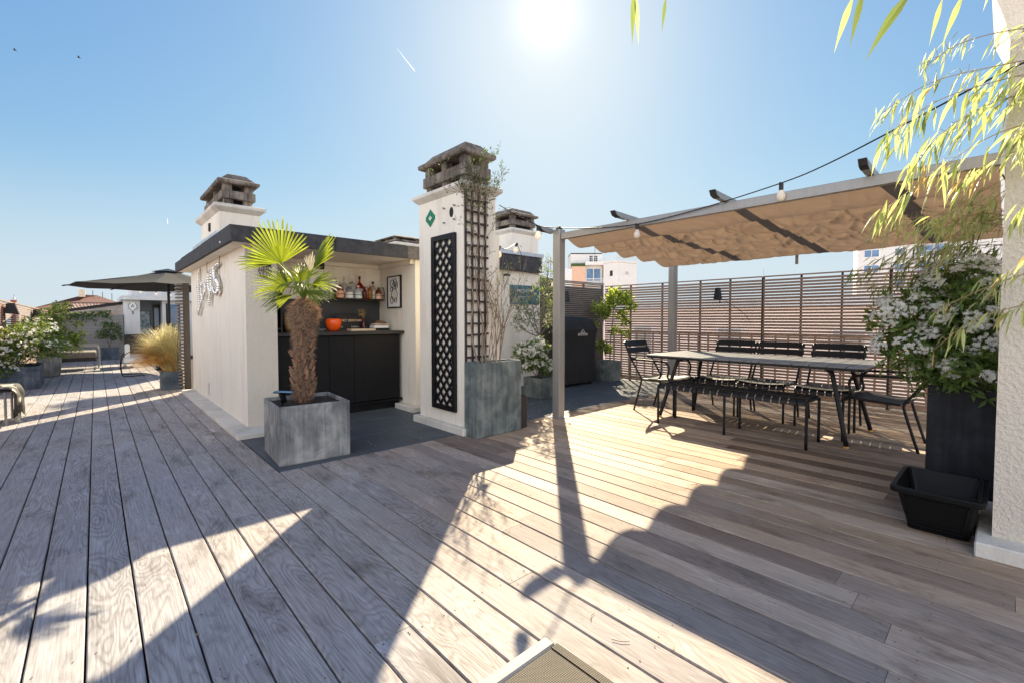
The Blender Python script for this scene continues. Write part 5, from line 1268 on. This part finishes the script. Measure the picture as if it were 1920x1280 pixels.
def barn_lamp(loc, label):
    t = thing('wall_lamp', label, 'lamp', loc, 'black lamps on the left fence'); x, y, z = loc
    v = MB(); vs = []
    for dx, dy, dz in ((.03, 0, .10), (.13, 0, .11), (.18, 0, -.09), (.01, 0, -.07)): vs += [(x + dx, y - .07, z + dz), (x + dx, y + .07, z + dz)]
    v._add(vs, [(0, 1, 3, 2), (2, 3, 5, 4), (4, 5, 7, 6), (6, 7, 1, 0), (0, 2, 4, 6), (1, 7, 5, 3)]); v.build('lamp_shade', M['blackmetal'], t)
    v = MB(); v.box(x - .005, x + .012, y - .015, y + .015, z - .18, z + .03); v.build('bracket', M['blackmetal'], t)
barn_lamp((-1.16, 11.75, 1.285), 'black wall lamp on the left fence, nearer the photo edge')
barn_lamp((-1.03, 14.5, 1.22), 'black wall lamp on the left fence, nearer the end screen')
es = thing('slat_screen', 'grey slatted end screen with a sloped top closing the left terrace', 'screen', (-.1, 18, 0))
v = MB(); z = .02
while z < 1.62:
    xs_ = max(-.86, -.8 + (z - 1.27) / .2)
    if xs_ < .55: v.box(xs_, .62, 18.0, 18.012, z, z + .034)
    z += .043
v.build('slat_panel', M['alu'], es)
v = MB(); v.box(-.86, .64, 18.02, 18.04, 0, 1.25); v.build('backing_board', M['pane'], es)
v = MB()
for x in (-.86, .10, .44, .60): v.box(x, x + .018, 17.985, 17.999, 0, 1.28 + max(0, (x + .8)) * .19)
v.build('post', M['alu'], es)
v = MB(); v.prism([(-.9, 1.26), (.62, 1.55), (.62, 1.64), (-.9, 1.33)], 'y', 17.95, 18.06); v.build('sloped_rail', M['blackmetal'], es)
bc = thing('end_cabin', 'white cabin with flat roof and number 5 at the far left terrace end', 'cabin', (1.4, 17.2, 0))
v = MB(); v.box(.64, .96, 17.0, 20, 0, 1.66); v.box(1.48, 3.2, 17.0, 20, 0, 1.66); v.build('wall', M['whitehouse'], bc)
v = MB(); v.box(.96, 1.48, 17.75, 17.9, 0, 1.66); v.build('recessed_wall', mat('blue_grey_paint', (.30, .34, .38), .8, var=.08), bc)
v = MB(); v.box(.55, 3.3, 16.85, 20.2, 1.66, 1.775); v.build('roof', M['zinc'], bc)
v = MB(); v.box(.8, 3.2, 17.3, 19.8, 1.775, 2.16); v.box(1.5, 3.2, 17.2, 17.3, 1.775, 2.14); v.build('upper_wall', M['whitehouse'], bc)
v = MB(); v.box(1.30, 1.475, 17.60, 17.64, 0, 1.55); dr = v.build('door', M['blackpaint'], bc)
v = MB(); v.box(1.33, 1.445, 17.592, 17.6, .9, 1.45); v.build('window', M['pane'], dr)
v = MB(); v.box(1.56, 1.60, 16.985, 17.0, 0, 1.58); v.box(1.86, 1.90, 16.985, 17.0, 0, 1.58); fr_ = v.build('door', M['blackpaint'], bc)
v = MB(); v.box(1.60, 1.86, 16.99, 16.999, .1, 1.55); v.build('pane', M['pane'], fr_)
t = thing('house_plaque', 'round white plaque with a letter A and green laurel on the end cabin', 'sign', (.80, 17, 1.47))
v = MB(); v.prism([(.80 + .115 * cos(i * pi / 14), 1.475 + .115 * sin(i * pi / 14)) for i in range(28)], 'y', 16.975, 16.998); v.build('disc', M['white'], t)
v = MB()
for s_ in (-1, 1):
    for k in range(6):
        a = radians(-75 + k * 22); v.leaf((.80 + s_ * .095 * cos(a), 16.972, 1.475 + .095 * sin(a)), (-s_ * sin(a), 0, cos(a)), (0, -1, 0), .05, .024, 0)
v.build('laurel', mat('laurel_green', (.03, .16, .10), .6), t)
text_mesh('letter', 'A', .13, basis((.80, 16.972, 1.48), (1, 0, 0), (0, 0, 1)), M['ink'], t)
t = thing('house_number', 'black house number 5 on the white pillar of the end cabin', 'sign', (.80, 17, 1.29))
text_mesh('digit', '5', .13, basis((.80, 16.992, 1.29), (1, 0, 0), (0, 0, 1)), M['ink'], t, .004)
t = thing('framed_poster', 'tall framed blue poster in the recess of the end cabin', 'picture', (1.08, 17.75, 1.0))
v = MB(); v.cbox(.985, 1.245, 17.715, 17.748, .62, 1.36, .004); v.build('frame', M['blackpaint'], t)
v = MB(); v.box(1.005, 1.225, 17.708, 17.714, .64, 1.34); v.build('sheet', M['poster'], t)
l4 = thing('string_light', 'festoon light string under the eaves above the end cabin roof', 'string lights', (1.3, 16.8, 1.9))
P = smooth_path([(.6, 16.9, 2.06), (1.0, 16.85, 1.98), (1.4, 16.8, 1.92), (1.8, 16.8, 1.90), (2.3, 16.8, 1.93)], 4); v = MB(); v.tube(P, .005, 5); v.build('cable', M['cable'], l4)
for x, z in ((.98, 1.985), (1.33, 1.93), (1.66, 1.905)): bulb(x, 16.83, z, l4)
# parasol
um = thing('parasol', 'large charcoal parasol with flat pitched canopy behind the bar cabin', 'parasol', (1.25, 13.25, 0))
uc = Vector((1.27, 13.2, 0)); RL = 1.82; vv = []
for k in range(8): a = radians(22.5 + 45 * k + 10); vv.append(uc + Vector((RL * cos(a), RL * sin(a), 1.84)))
apex = uc + Vector((0, 0, 2.26)); v = MB()
for k in range(8):
    a, b_ = vv[k], vv[(k + 1) % 8]; n_ = 6
    for i in range(n_):
        f0, f1 = .12 + .88 * i / n_, .12 + .88 * (i + 1) / n_
        def L_(p, f): return apex + (p - apex) * f + Vector((0, 0, -.05 * sin(pi * f)))
        m0 = (L_(a, f0) + L_(b_, f0)) / 2 - Vector((0, 0, .03 * f0)); m1 = (L_(a, f1) + L_(b_, f1)) / 2 - Vector((0, 0, .03 * f1))
        v.quad(L_(a, f0), m0, m1, L_(a, f1)); v.quad(m0, L_(b_, f0), L_(b_, f1), m1)
v.build('canopy', M['umbrella'], um)
v = MB()
for k in range(8):
    a, b_ = vv[k], vv[(k + 1) % 8]; v._add([apex + Vector((0, 0, .02)), apex + (a - apex) * .17 + Vector((0, 0, .012)), apex + (b_ - apex) * .17 + Vector((0, 0, .012))], [(0, 1, 2)])
v.build('vent_flap', M['blackpaint'], um)
for p in vv: v = MB(); v.tube([apex + Vector((0, 0, -.08)), p + Vector((0, 0, -.02))], .012, 5); v.build('rib', M['blackmetal'], um)
v = MB(); v.tube([uc, uc + Vector((0, 0, 2.22))], .028, 10); v.build('pole', M['blackmetal'], um)
v = MB(); v.cbox(uc.x - .25, uc.x + .25, uc.y - .25, uc.y + .25, 0, .06, .01); v.build('base', M['darkplanter'], um)
v = MB(); v.tube([uc + Vector((0, -.03, .95)), uc + Vector((.06, -.08, .99)), uc + Vector((.07, -.09, .80)), uc + Vector((.08, -.1, .55))], .028, 8); v.build('crank', M['darktimber'], um)
# slat side screen behind the cabin
ss = thing('slat_screen', 'brown slatted screen panel with a thick post behind the bar cabin', 'screen', (1.0, 8.9, 0))
v = MB(); v.box(1.03, 1.11, 8.80, 8.86, 0, 1.68); v.build('post', M['darktimber'], ss)
v = MB(); z = .04
while z < 1.66: v.box(.955, 1.04, 8.865, 9.10, z, z + .026); z += .052
v.build('slat_panel', M['timber_back'], ss)
# lounge seat, chairs and stool
lg = thing('lounge_sofa', 'low lounge seat with taupe cushion and rounded tubular frame', 'lounge chair', (-.38, 14.3, 0))
v = MB(); v.smooth = True; v.cbox(-.82, .0, 13.72, 14.5, .27, .40, .02); v.build('seat_cushion', M['greycushion'], lg)
v = MB(); v.cbox(-.84, .0, 13.75, 14.5, .19, .268, .01); v.build('seat_base', M['darkfabric'], lg)
v = MB()
for y in (13.7, 14.5):
    P = smooth_path([(-.84, y, .03), (-.05, y, .03), (.03, y, .06), (.045, y, .15), (.045, y, .40), (.02, y, .50), (-.05, y, .52), (-.84, y, .52)], 4); v.tube(P, .014, 7)
for x in (-.8, .0): v.tube([(x, 13.7, .03), (x, 14.5, .03)], .012, 6); 
v.tube([(-.4, 13.7, .4), (-.4, 13.7, .52)], .012, 6); v.build('frame', M['alu'], lg)
bl_ = thing('lounge_chair', 'dark lounge chair with back toward the camera before the end cabin', 'lounge chair', (.75, 13.9, 0))
v = MB(); v.cbox(.48, 1.0, 13.9, 14.0, .30, .76, .03); v.build('backrest', M['darkfabric'], bl_)
v = MB(); v.cbox(.50, .98, 13.99, 14.6, .30, .42, .02); v.build('seat_cushion', M['darkfabric'], bl_)
v = MB()
for x in (.50, .98): v.tube(smooth_path([(x, 14.6, .02), (x, 13.95, .02), (x - .0, 13.90, .06), (x, 13.92, .4)], 4), .012, 6)
v.tube([(.50, 13.94, .20), (.98, 13.94, .20)], .012, 6); v.build('frame', M['alu'], bl_)
lw_ = thing('lounge_chair', 'pale low chair half hidden by the golden grass', 'lounge chair', (.55, 11.6, 0))
v = MB(); v.cbox(.38, .72, 11.5, 11.95, .28, .36, .02); v.build('seat_cushion', M['white'], lw_)
v = MB(); v.cbox(.42, .50, 11.9, 11.98, .36, .62, .02); v.build('side_cushion', M['white'], lw_)
v = MB()
for y in (11.5, 11.95): v.tube(smooth_path([(.70, y, .02), (.42, y, .02), (.36, y, .06), (.35, y, .28), (.42, y, .45), (.6, y, .52)], 4), .009, 6)
v.build('frame', M['blackmetal'], lw_)
sl_ = thing('stool', 'metal stool at the left photo edge draped with a cow hide', 'stool', (-.95, 7.5, 0))
v = MB(); v.cbox(-1.2, -.68, 7.1, 7.66, .355, .385, .008); v.build('seat', M['blackmetal'], sl_)
v = MB()
for y in (7.12, 7.62):
    for x in (-1.18, -.72): v.tube([(x, y, 0), (x, y, .36)], .012, 6)
v.build('leg', M['alu'], sl_)
hd = MB(); hd.smooth = True
def hide(u, w):
    y = 7.05 + .66 * w; s_ = u * .95; edge = .36 + .09 * noise.noise(Vector((y * 4, 0, 3)))
    if s_ < .50: x, z = -1.2 + s_, .392
    else:
        f = (s_ - .50) / .45; x = -.70 + .055 * sin(min(1, f * 3) * pi / 2) + .02 * sin(y * 19); z = .392 - max(0, f - .06) * (.36 + .06 * sin(y * 14)) - .01
    return (x + .012 * noise.noise(Vector((y * 6, u * 6, 1))), y + .03 * noise.noise(Vector((u * 5, w * 5, 9))), z)
hd.grid(hide, 40, 24)
tag(hd.build('cow_hide', M['hide']), 'black and white cow hide draped over the metal stool', 'hide')

# ------------------------------------------------------------------ buildings beyond the terrace
def oriented(origin, ax):
    ax = Vector(ax); ax.z = 0; ax.normalize(); return Matrix(((ax.x, -ax.y, 0, origin[0]), (ax.y, ax.x, 0, origin[1]), (0, 0, 1, origin[2]), (0, 0, 0, 1)))
wb = thing('apartment_building', 'white flat roofed apartment block with railings seen left of the dining fence', 'building', (79, 55, -18))
FP = {'a': (72.2, 62.8), 'b': (73.4, 61.7), 'c': (75.45, 59.8), 'd': (78.24, 57.25), 'e': (78.68, 54.13), 'f': (84.2, 53.14)}
def face(p, q):
    p, q = Vector((*FP[p], 0)), Vector((*FP[q], 0)); return oriented(p, q - p), (q - p).length
def seg(name, p, q, dep, z0, z1, m_, off=0., par=None):
    Mx, l = face(p, q); v = MB(); v.box(0, l, off, off + dep, z0, z1, Mx); return v.build(name, M[m_], par or wb)
seg('side_wing', 'a', 'b', 3, -18, 10.4, 'whitehouse'); seg('parapet', 'a', 'b', .2, 10.4, 11.5, 'zinc')
seg('salmon_wing', 'b', 'c', 4, -18, 12.0, 'pinkhouse'); seg('roof_hedge', 'b', 'c', 1.5, 12.0, 12.7, 'shrub', .5)
seg('recessed_wall', 'c', 'd', 3, -18, 12.3, 'whitehouse', 1.2); seg('roof', 'c', 'd', 4.2, 12.3, 13.0, 'whitehouse', -.1)
seg('left_wall', 'd', 'e', 4, -18, 12.65, 'whitehouse'); seg('right_wall', 'e', 'f', 6, -18, 12.64, 'whitehouse', .01)
seg('roof_slab', 'd', 'e', 4, 12.65, 13.01, 'whitehouse', -.2); seg('roof_slab', 'e', 'f', 6, 12.66, 13.02, 'whitehouse', -.19)
seg('stair_tower', 'b', 'd', 5, 12.0, 14.8, 'whitehouse', 1.8); seg('tower_roof', 'b', 'd', 5.2, 14.8, 15.0, 'ink', 1.7)
def win(p, q, x0, x1, z0, z1, m_, off=0.):
    Mx, l = face(p, q); v = MB(); v.box(x0, x1, off - .06, off - .002, z0, z1, Mx); v.build('window', M[m_], wb)
for z in (9.9, 6.6): win('d', 'e', 1.5, 2.1, z, z + 1.1, 'ink'); win('e', 'f', 2.2, 3.2, z + .35, z + .95, 'shutter', .01)
for x in (.5, 2.0): win('c', 'd', x, x + 1.3, 9.0, 11.6, 'pane', 1.2)
for x in (3.9, 4.9): win('b', 'd', x, x + .7, 13.2, 14.4, 'ink', 1.8)
def railing(par, Mx, x0, x1, y, z, h=1.0, n=14):
    v = MB()
    for i in range(n): x = x0 + (x1 - x0) * i / (n - 1); v.box(x - .03, x + .03, y, y + .05, z, z + h, Mx)
    v.box(x0, x1, y - .01, y + .06, z + h, z + h + .09, Mx); v.box(x0, x1, y, y + .05, z + h * .5, z + h * .5 + .05, Mx); v.build('railing', M['zinc'], par)
Mx, l = face('c', 'd'); v = MB(); v.box(0, l, 0, 1.2, 8.1, 8.35, Mx); bal = v.build('balcony', M['whitehouse'], wb); railing(bal, Mx, 0, l, 0, 8.35, 1.1, 18)
Mx, l = face('e', 'f'); v = MB(); v.box(l + .1, l + 2.2, 1.5, 2.8, 6.9, 7.15, Mx); bal = v.build('balcony', M['whitehouse'], wb); railing(bal, Mx, l + .1, l + 2.2, 1.5, 7.15, 1.1, 8)
for p_, q_ in (('d', 'e'), ('e', 'f'), ('c', 'd')):
    Mx, l = face(p_, q_); railing(wb, Mx, 0, l, -.15, 13.02, .8, 10)
Mx, l = face('c', 'd'); v = MB(); v.tube([Mx @ Vector((2.5, 3, 15)), Mx @ Vector((2.5, 3, 16.6))], .05, 5); v.build('aerial', M['ink'], wb)
def B(v, *a): v.box(*a, mtx=Mx)

tw = thing('apartment_tower', 'tall white apartment tower with blue windows behind the pergola canopy', 'building', (118, 15, -18))
Mx = oriented((111., 20.5, 0), Vector((.23, -.973, 0)))
v = MB(); B(v, 0, 24, 0, 14, -18, 27); v.build('wall', M['whitehouse'], tw)
v = MB(); B(v, -.3, 24.3, -.3, 14, 27, 28); v.build('roof', M['whitehouse'], tw)
for fl in range(9):
    z = 1.2 + fl * 2.95
    for x in (1.0, 5.6):
        w_ = 2.4 if x < 2 else 1.6
        v = MB(); B(v, x, x + w_, -.05, .0, z, z + 1.5); wn = v.build('window', M['white'], tw)
        v = MB(); 
        if fl == 2 and x < 2: B(v, x + .06, x + w_ - .06, -.09, -.052, z + .06, z + 1.44); v.build('shutter', M['shutter'], wn)
        else:
            B(v, x + .1, x + w_ / 2 - .05, -.075, -.052, z + .1, z + 1.4); B(v, x + w_ / 2 + .05, x + w_ - .1, -.075, -.052, z + .1, z + 1.4); v.build('pane', M['pane'], wn)
    v = MB(); B(v, 8.6, 13.6, -.04, 0, z - .4, z + 1.8); lg_ = v.build('loggia', M['shutter'], tw)
    v = MB(); B(v, 9.0, 11.0, -.08, -.045, z - .2, z + 1.6); B(v, 11.4, 13.3, -.08, -.045, z - .2, z + 1.6); v.build('pane', M['pane'], lg_)
    v = MB(); B(v, 8.4, 13.8, -1.1, 0, z - .65, z - .45); bal = v.build('balcony', M['whitehouse'], tw)
    v = MB()
    for i in range(24): x = 8.4 + i * .23; B(v, x, x + .05, -1.1, -1.05, z - .45, z + .5)
    B(v, 8.4, 13.8, -1.1, -1.04, z + .48, z + .56); v.build('railing', M['zinc'], bal)

hs = thing('tiled_house', 'house with a low red tiled hip roof beyond the end screen', 'house', (-.6, 50, -18))
v = MB(); v.box(-3.4, 2.6, 48, 56, -18, 1.75); v.build('wall', M['pinkhouse'], hs)
v = MB(); a = [(-3.7, 47.7, 1.75), (2.9, 47.7, 1.75), (2.9, 56.3, 1.75), (-3.7, 56.3, 1.75)]; r1, r2 = (-.6, 51.5, 3.1), (.2, 52.5, 3.1)
v._add(a + [r1, r2], [(0, 1, 5, 4), (1, 2, 5), (2, 3, 4, 5), (3, 0, 4), (3, 2, 1, 0)]); rf_ = v.build('roof', M['rooftile'], hs)
v = MB(); v.box(-.95, -.55, 51, 51.5, 2.9, 3.5); v.build('chimney', M['cream'], rf_)
v = MB()
for x, z in ((-.1, 3.5), (.5, 3.4), (1.1, 3.3)): v.tube([(x, 52, 2.6), (x, 52, z)], .02, 4)
v.build('aerial', M['ink'], hs)
nt_ = thing('net_frame', 'thin dark metal frame with a net above the end screen', 'frame', (-.6, 19, 1.2))
v = MB(); v.tube([(-.89, 18.6, 1.0), (-.89, 18.6, 1.58), (.55, 18.6, 1.60)], .016, 5); v.build('frame_bar', M['darktimber'], nt_)
v = MB()
for i in range(14): v.tube([(-.87 + i * .08, 18.6, 1.3), (-.72 + i * .08, 18.6, 1.57)], .002, 3); v.tube([(-.87 + i * .08, 18.6, 1.57), (-.72 + i * .08, 18.6, 1.3)], .002, 3)
v.build('net', M['zinc'], nt_)
for (x, y, w_, z, lab, gap) in ((-4.95, 46, .8, 2.22, 'wide low red brick chimney stack at the far left edge', 0), (-4.12, 46, .24, 2.40, 'narrow red brick chimney with a thin metal cowl beyond the left fence', 1)):
    t = thing('brick_chimney', lab, 'chimney', (x, y, 0)); v = MB(); v.box(x - w_ / 2, x + w_ / 2, y, y + .8, -18, z); v.build('stack', M['brick'], t)
    v = MB(); v.lathe([(.06, 0), (.06, .12), (.09, .13), (.02, .2)], (x, y + .4, z), 8)
    if gap: v.box(x - .28, x + .28, y + .2, y + .6, z, z + .03); v.tube([(x, y + .4, z), (x, y + .4, z + .42)], .045, 6)
    v.build('cowl', M['zinc'], t)
v = MB(); v.lathe([(.09, -18), (.09, 2.0), (.08, 2.0)], (-3.05, 50, 0), 12); t = thing('flue_pipe', 'slim pale metal flue pipe beyond the left fence', 'flue', (-3.05, 50, 0)); v.build('pipe', M['zinc'], t)
v = MB(); v.lathe([(.11, 1.9), (.11, 2.0), (.04, 2.04)], (-3.05, 50, 0), 12); v.build('collar', M['zinc'], t)
# the neighbouring block glimpsed through the slats
t = thing('neighbouring_building', 'long pale salmon building glimpsed through the slats of the dining fence', 'building', (28, 5, -18))
v = MB(); v.box(24, 34, -40, 46, -18, 1.7); v.build('wall', mat('pale_salmon_render', (.90, .73, .63), .9, var=.10, scale=.6), t)
v = MB(); v.box(23.7, 34.3, -40.3, 46.3, 1.7, 2.05); v.build('cornice', M['whitehouse'], t)
for y in range(-36, 44, 5):
    for z in (-1.2, -4.6):
        v = MB(); v.box(23.93, 23.99, y, y + 1.3, z, z + 1.9); wn = v.build('window', M['white'], t); v = MB(); v.box(23.90, 23.928, y + .1, y + 1.2, z + .1, z + 1.8); v.build('pane', M['shutter'], wn)

# sky traffic
for (p, q, r, lab) in (((1506, 2775, 1787), (1593, 2688, 1632), 2.6, 'bright short white contrail left of the sun'), ((385, 3960, 700), (386, 3950, 660), 2., 'faint tiny contrail low in the left sky')):
    v = MB(); v.smooth = True; v.tube([Vector(p) + (Vector(q) - Vector(p)) * f for f in (0, .3, .7, 1)], .6, 8, True, r); tag(v.build('contrail', M['paper']), lab, 'contrail')
for (x, y, z, lab) in ((-6.97, 89.5, 36.5, 'tiny dark bird high in the left sky, nearer the photo edge'), (-.77, 83.7, 35.5, 'tiny dark bird high in the left sky, further right and lower')):
    v = MB(); v.smooth = True; v.lathe([(.005, -.2), (.05, -.1), (.06, .05), (.03, .15), (.005, .22)], (0, 0, 0), 8); 
    for p in range(len(v.v)): a = v.v[p]; v.v[p] = (x + a[2], y + a[1], z + a[0])
    for s_ in (-1, 1): v._add([(x + .08, y, z), (x - .08, y, z), (x - .14, y + s_ * .3, z + .1), (x + .02, y + s_ * .32, z + .12)], [(0, 1, 2, 3)])
    tag(v.build('bird', M['ink']), lab, 'bird', 'birds in the sky')

# ------------------------------------------------------------------ sun, sky, camera
SUN = Vector((.610, .574, .546)).normalized(); EL = math.asin(SUN.z); AZ = math.atan2(SUN.x, SUN.y)
sd = bpy.data.lights.new('Sun', 'SUN'); sd.energy = 4.55; sd.angle = radians(.53); sd.color = (1., .85, .60)
so = bpy.data.objects.new('Sun', sd); COL.objects.link(so); so.rotation_euler = (-SUN).to_track_quat('-Z', 'Y').to_euler(); so.location = SUN * 60
W = bpy.data.worlds.new('World'); S.world = W; W.use_nodes = True; nt = W.node_tree; nt.nodes.clear(); L = nt.links.new
sky = N(nt, 'ShaderNodeTexSky', sky_type='NISHITA', sun_disc=False, sun_elevation=EL, sun_rotation=AZ, altitude=100., air_density=1.3, dust_density=.7, ozone_density=2.2)
EXPO = 1.66
# soft shoulder on the sky's range (the photo's exposure keeps blue all the way to the sun), tinted slightly cool
sep = N(nt, 'ShaderNodeSeparateColor'); L(sky.outputs[0], sep.inputs[0]); cmb = N(nt, 'ShaderNodeCombineColor')
for ch, k in enumerate((.128, .179, .265)):
    b0 = N(nt, 'ShaderNodeMath', operation='MULTIPLY'); L(sep.outputs[ch], b0.inputs[0]); b0.inputs[1].default_value = k
    b1 = N(nt, 'ShaderNodeMath', operation='POWER'); L(b0.outputs[0], b1.inputs[0]); b1.inputs[1].default_value = 1.1
    a = N(nt, 'ShaderNodeMath', operation='MULTIPLY'); L(b1.outputs[0], a.inputs[0]); a.inputs[1].default_value = -1.
    e = N(nt, 'ShaderNodeMath', operation='EXPONENT'); L(a.outputs[0], e.inputs[0])
    s_ = N(nt, 'ShaderNodeMath', operation='SUBTRACT'); s_.inputs[0].default_value = 1.; L(e.outputs[0], s_.inputs[1]); L(s_.outputs[0], cmb.inputs[ch])
# pale haze low over the horizon
tc = N(nt, 'ShaderNodeTexCoord'); sz = N(nt, 'ShaderNodeSeparateXYZ'); L(tc.outputs['Generated'], sz.inputs[0])
hz = N(nt, 'ShaderNodeMapRange', interpolation_type='SMOOTHSTEP'); L(sz.outputs['Z'], hz.inputs['Value'])
for k_, v_ in (('From Min', -.02), ('From Max', .30), ('To Min', .9), ('To Max', 0.)): hz.inputs[k_].default_value = v_
hm = N(nt, 'ShaderNodeMix', data_type='RGBA'); L(hz.outputs[0], hm.inputs['Factor']); L(cmb.outputs[0], hm.inputs['A']); hm.inputs['B'].default_value = (.70, .81, .89, 1)
# made-up bright cloud added to the unseen sky behind the camera, lifting the shade
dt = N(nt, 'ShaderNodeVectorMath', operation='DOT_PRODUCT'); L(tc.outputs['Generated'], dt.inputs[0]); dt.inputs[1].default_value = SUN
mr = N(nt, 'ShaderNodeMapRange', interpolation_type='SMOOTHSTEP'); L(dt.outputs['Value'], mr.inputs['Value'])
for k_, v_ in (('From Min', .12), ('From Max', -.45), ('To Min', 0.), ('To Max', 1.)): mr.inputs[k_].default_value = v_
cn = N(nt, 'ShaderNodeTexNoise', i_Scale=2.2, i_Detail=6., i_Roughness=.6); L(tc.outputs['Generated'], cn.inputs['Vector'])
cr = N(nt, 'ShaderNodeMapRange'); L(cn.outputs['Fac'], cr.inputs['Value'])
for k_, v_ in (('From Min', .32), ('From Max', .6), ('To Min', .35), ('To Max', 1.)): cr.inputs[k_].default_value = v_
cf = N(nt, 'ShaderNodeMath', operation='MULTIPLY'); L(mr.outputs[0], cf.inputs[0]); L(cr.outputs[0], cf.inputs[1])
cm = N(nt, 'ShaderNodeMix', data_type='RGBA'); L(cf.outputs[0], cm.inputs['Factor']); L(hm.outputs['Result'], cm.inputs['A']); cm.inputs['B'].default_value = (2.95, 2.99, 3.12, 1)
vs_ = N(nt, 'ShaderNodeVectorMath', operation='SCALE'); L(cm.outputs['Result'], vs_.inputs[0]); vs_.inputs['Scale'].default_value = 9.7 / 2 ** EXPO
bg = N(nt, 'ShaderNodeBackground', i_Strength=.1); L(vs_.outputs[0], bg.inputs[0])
# the sun's own aureole in the sky, by angle from the sun
mx = N(nt, 'ShaderNodeMath', operation='MAXIMUM'); L(dt.outputs['Value'], mx.inputs[0]); mx.inputs[1].default_value = 0.
acc = None
for pw, k in ((7500., 4.), (700., .12), (60., .012)):
    p_ = N(nt, 'ShaderNodeMath', operation='POWER'); L(mx.outputs[0], p_.inputs[0]); p_.inputs[1].default_value = pw
    m_ = N(nt, 'ShaderNodeMath', operation='MULTIPLY_ADD'); L(p_.outputs[0], m_.inputs[0]); m_.inputs[1].default_value = k
    if acc: L(acc, m_.inputs[2])
    else: m_.inputs[2].default_value = 0.
    acc = m_.outputs[0]
hb = N(nt, 'ShaderNodeBackground'); hb.inputs[0].default_value = (1., .97, .92, 1); L(acc, hb.inputs[1])
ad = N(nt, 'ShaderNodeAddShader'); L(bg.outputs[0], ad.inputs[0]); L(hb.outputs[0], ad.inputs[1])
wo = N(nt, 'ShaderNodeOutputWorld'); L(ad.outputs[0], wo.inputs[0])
cd = bpy.data.cameras.new('Camera'); cd.lens = 853. / 1920 * 36; cd.sensor_width = 36; cd.clip_start = .05; cd.clip_end = 6000; cd.shift_y = -.00636
co = bpy.data.objects.new('Camera', cd); COL.objects.link(co); co.location = (0, 0, 1.12); co.rotation_euler = (radians(88.), 0, -math.atan2(781, 853)); S.camera = co
S.view_settings.view_transform = 'Standard'; S.view_settings.look = 'None'; S.view_settings.exposure = EXPO; S.view_settings.gamma = 1
S.view_settings.use_curve_mapping = False
S.cycles.max_bounces = 8; S.cycles.transparent_max_bounces = 8
